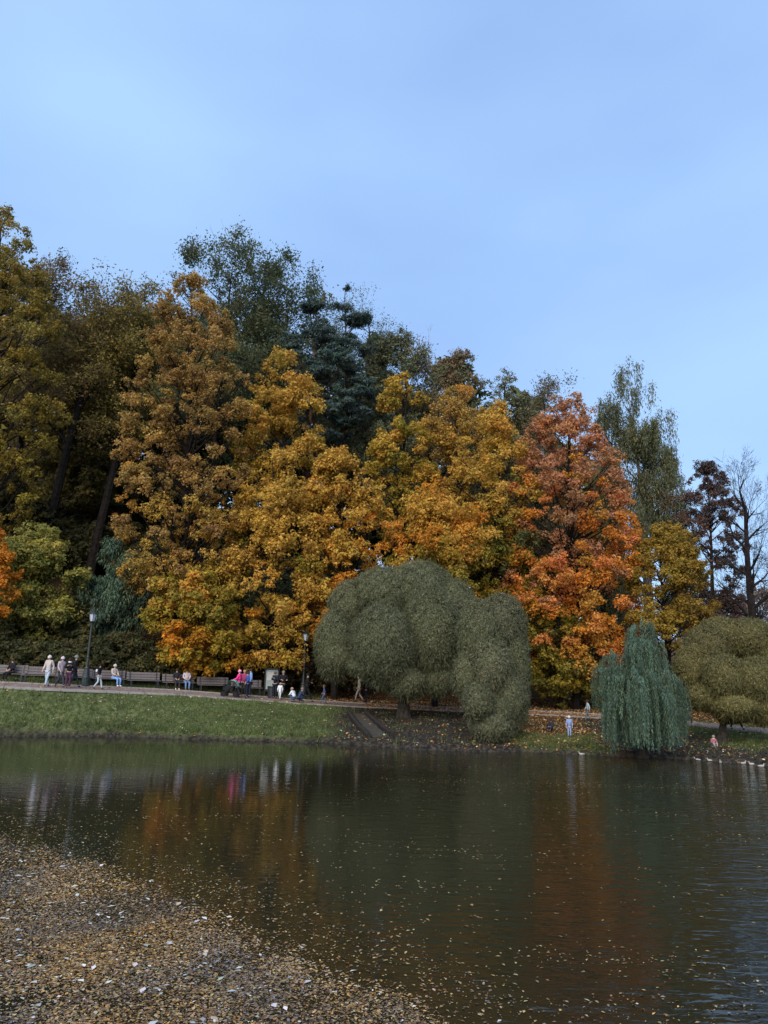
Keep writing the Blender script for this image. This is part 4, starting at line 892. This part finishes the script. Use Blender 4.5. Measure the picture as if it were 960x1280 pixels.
    if backpack:
        skin_obj('backpack', [J['chest'] + Vector((0, -.10 * H, .03 * H)), J['belly'] + Vector((0, -.11 * H, .02 * H))], [(0, 1)], [(.06 * H, .045 * H), (.065 * H, .05 * H)], cloth('backpack_cloth', backpack), r_)
    return r_, J
def on_path(px, off=0.0):
    x0 = at(px, 862, 44).x
    for _ in range(8):
        Yb = float(np.interp(x0, PX, PY)) + off; p = ground(px, Yb); x0 = p.x
    return Vector((p.x, Yb, float(np.interp(p.x, PX, PZ)) + .04 * off + .02))
WHITE = (.62, .60, .58); PALE = (.58, .53, .55); JEANL = (.28, .38, .50); NAVY = (.02, .03, .06); BLK = (.012, .012, .015); BEIGE = (.42, .37, .30)
person(on_path(58, -.2), 165, 1.70, 'walk', (.46, .42, .40), (.36, .45, .52), 'person walking in white jacket, white hat and pale blue jeans', hat=(.55, .52, .5), coat=True, shoes=(.08, .08, .09))
person(on_path(74, -.3), -120, 1.68, 'walk', (.40, .34, .38), (.04, .045, .06), 'person in pinkish pale coat and dark trousers, middle of the three walkers', hat=(.5, .45, .47), coat=True)
person(on_path(84, -.6), 200, 1.66, 'phone', BLK, (.07, .03, .06), 'person in black jacket with white scarf and plum trousers', hair=(.03, .02, .02), scarf=(.75, .75, .75), shoes=(.03, .015, .02))
person(on_path(91, .2), -80, 1.78, 'walk', (.018, .018, .024), (.03, .035, .045), 'tall person in dark clothes and grey-green hat, rightmost of the walkers', hat=(.16, .19, .17), coat=True)
person(on_path(122, -.5), -90, 1.42, 'walk', BLK, (.42, .48, .52), 'person in black jacket and pale trousers wearing a white backpack', hair=BLK, backpack=(.72, .72, .78), shoes=(.03, .03, .04))
def sitter(px, top, legs, label, **kw):
    bp_ = min(bench_pos, key=lambda k: abs(k - px)); p, rz = bench_pos[bp_]
    x0 = at(px, 850, p.y).x; dx = x0 - p.x; q = Vector((x0, p.y + dx * math.tan(rz), p.z)) + Vector((0, -.02, 0))
    person(q, 180 + math.degrees(rz) + kw.pop('turn', 0), kw.pop('H', 1.65), 'sit', top, legs, label, **kw)
sitter(13, BLK, BLK, 'person in black seated on the bench at the left edge', turn=-35)
sitter(141, (.50, .44, .38), (.20, .36, .66), 'person in beige jacket and blue jeans seated with white shoes', shoes=(.7, .7, .72), turn=30, hat=(.5, .45, .4))
sitter(221, (.02, .02, .025), (.03, .03, .04), 'person in dark clothes seated, left of the pair', shoes=(.6, .55, .5))
sitter(232, (.55, .47, .50), (.13, .22, .38), 'person in pale pink jacket and blue jeans seated, right of the pair', longhair=True)
person(on_path(298, -.3), 80, 1.66, 'push', (.78, .045, .25), (.025, .025, .035), 'person in bright pink jacket pushing the mint stroller', hair=(.55, .35, .3), bulk=1.15, hat=(.75, .3, .4))
person(on_path(308.5, -.6), 95, 1.62, 'pocket', (.03, .08, .32), (.012, .014, .03), 'person in royal blue jacket behind the pink jacket', hair=(.04, .03, .02), bulk=1.12)
person(on_path(312, .4), 100, 1.78, 'stand', (.2, .34, .62), (.03, .035, .07), 'taller person in light blue jacket beside the royal blue one', hair=(.03, .025, .02), bulk=1.1)
person(on_path(304, .5), 180, 1.66, 'pocket', (.30, .05, .12), (.03, .03, .03), 'person in dark red jacket between pink and blue jackets', hair=(.35, .22, .14))
person(on_path(343, 1.0), 150, 1.72, 'phone', (.014, .018, .035), (.015, .018, .03), 'person in navy jacket holding something, in front of the notice board', hair=(.12, .08, .06))
person(on_path(352.5, .9), 205, 1.80, 'stride', (.014, .016, .022), (.02, .025, .03), 'person in black jacket right of the notice board, with greyish hair', hair=(.2, .16, .14))
person(on_path(349.5, .2), 170, 1.05, 'walk', (.66, .72, .76), (.5, .55, .58), 'small child in pale clothes in front of the two adults in dark', child=True, coat=True, bulk=1.15, hair=(.3, .2, .14), group='children')
person(on_path(367, -.7), 60, 1.35, 'crouch', (.62, .72, .80), (.05, .08, .14), 'child crouching in white jacket near the right street lamp', child=True, bulk=1.2, hair=(.3, .2, .14), group='children')
person(on_path(374, -.8), -60, 1.40, 'crouch', (.03, .05, .10), (.02, .03, .06), 'child crouching in dark blue next to the white jacket', child=True, bulk=1.15, hair=(.2, .14, .1), group='children')
person(on_path(383, .3), -75, 1.78, 'stride', BLK, BLK, 'tall person in black striding past the right street lamp', hair=BLK, coat=True)
person(on_path(404.5, -.4), 90, 1.15, 'walk', (.07, .10, .20), (.08, .12, .22), 'child in dark blue at the left foot of the round willow', child=True, hair=(.15, .1, .08), group='children')
def off_path(px, Yd): g_ = ground(px, Yd); return g_ + Vector((0, 0, .01))
person(foot(448.5, 877), 80, 1.70, 'walk', (.30, .27, .23), (.30, .27, .23), 'person in beige coat under the left side of the round willow', hair=(.45, .4, .35), coat=True)
person(foot(457, 881), -80, 1.72, 'bend', BLK, BLK, 'person in black bending forward at the top of the drainage chute', hair=BLK, bulk=1.15)
person(foot(712, 922), 170, 1.10, 'stand', (.24, .33, .58), (.26, .34, .58), 'child in light blue outfit standing on the leaf-strewn bank', child=True, hair=(.6, .55, .5), bulk=1.1, group='children')
person(foot(689, 914), 150, 1.2, 'ground', (.03, .035, .05), (.03, .03, .05), 'small dark-clothed child sitting on the leaves left of the light blue child', child=True, group='children')
person(foot(735, 901), 90, 1.2, 'walk', (.36, .46, .48), (.12, .15, .17), 'person in pale grey-green top half hidden left of the weeping willow', child=True)
person(foot(861, 907), -90, 1.72, 'walk', (.02, .02, .025), (.07, .06, .07), 'person in black walking right of the weeping willow', shoes=(.5, .45, .42))
person(foot(921, 912), -90, 1.75, 'stride', BLK, BLK, 'person in black behind the trunk of the olive round willow')
person(foot(892.5, 934), 175, 1.0, 'ground', (.34, .13, .15), (.3, .28, .3), 'toddler in pink sitting at the foot of the leaning willow trunk', child=True, scarf=(.65, .6, .62), hair=(.3, .2, .2), group='children')

# stroller
M_MINT = cloth('stroller_mint', (.22, .40, .34)); M_SBLK = cloth('stroller_black', (.015, .015, .018))
sp_ = on_path(288, -.35); r_ = empty('stroller', sp_, R(80), label='dark baby stroller with a mint green hood', cat='stroller')
for s_ in (-.24, .24):
    MB().tube([(s_, -.50, 1.02), (s_, -.30, .75), (s_, .38, .16)], .016, 6).tube([(s_, -.38, .16), (s_, .05, .5)], .016, 6).build('frame', M_SBLK, r_)
    for y_ in (-.38, .38):
        wh = MB(); pr = [(.15, -.02), (.16, 0), (.15, .02)]; wh.lathe(pr, n=14); o = wh.build('wheel', M_SBLK, r_); o.rotation_euler.y = math.pi / 2; o.location = (s_ * 1.12, y_, .16)
MB().tube([(-.24, -.50, 1.02), (.24, -.50, 1.02)], .02, 6).build('handle', M_SBLK, r_)
MB().box((0, .12, .52), (.42, .62, .22)).box((0, .36, .64), (.42, .14, .2)).build('seat', M_SBLK, r_)
hd_ = MB()
prof_ = []
for i in range(8):
    a_ = math.pi * i / 7
    for k in range(5):
        b_ = (k / 4 - .5) * .46
        hd_.v.append((b_, -.12 + .34 * math.cos(a_), .62 + .40 * math.sin(a_) * (1 - (abs(b_) / .46) ** 2 * .5)))
for i in range(7):
    for k in range(4): hd_.f.append((i * 5 + k, i * 5 + k + 1, (i + 1) * 5 + k + 1, (i + 1) * 5 + k))
hd_.build('hood', M_MINT, r_, True)

# ------------------------------------------------------------------ water birds on the right shore
M_DB = cloth('bird_pale_feather', (.36, .34, .31)); M_DD = cloth('bird_brown_feather', (.14, .10, .07)); M_BILL = cloth('bird_bill', (.55, .3, .06))
BIRDS = [(726, 943.5, 'pale', 'small pale water bird left of the weeping willow', 80), (870, 950.5, 'pale', 'pale duck at the shore right of the weeping willow', 60), (886, 951.5, 'pale', 'whitish duck below the willow trunk', 90), (899, 953.5, 'pale', 'upright white bird standing at the water edge', 150),
         (923, 954.5, 'brown', 'brown duck, left of two close together', 60), (928, 955, 'pale', 'pale duck, right of two close together', -70), (938, 956, 'pale', 'white duck floating just off the shore', 90), (950, 958.5, 'pale', 'pale duck nearest the right edge', -90)]
for px, py, kd, lab, fc in BIRDS:
    p = on_plane(px, py, 0.0); p.y -= .12; body = M_DB if kd == 'pale' else M_DD
    r_ = empty('duck', p, R(fc), label=lab, cat='duck', group='ducks at the right shore')
    r_.scale = (.6, .6, .6)
    skin_obj('body', [(0, -.26, .10), (0, -.14, .07), (0, .02, .06), (0, .13, .08), (0, .17, .17), (0, .19, .235), (0, .225, .24)], [(0, 1), (1, 2), (2, 3), (3, 4), (4, 5), (5, 6)], [.02, .075, .10, .08, .04, .045, .03], body, r_, rootv=2)
    MB().box((0, .275, .232), (.03, .07, .016)).build('bill', M_BILL, r_)
    for s_ in (-1, 1): MB().lathe([(.003, -.2), (.035, -.08), (.05, .05), (.01, .14)], (0, 0, 0), 8, .5, 1).build('wing', body, r_).rotation_euler = (math.pi / 2, 0, 0); r_.children[-1].location = (s_ * .075, -.04, .09)
print('objects', len(bpy.data.objects))
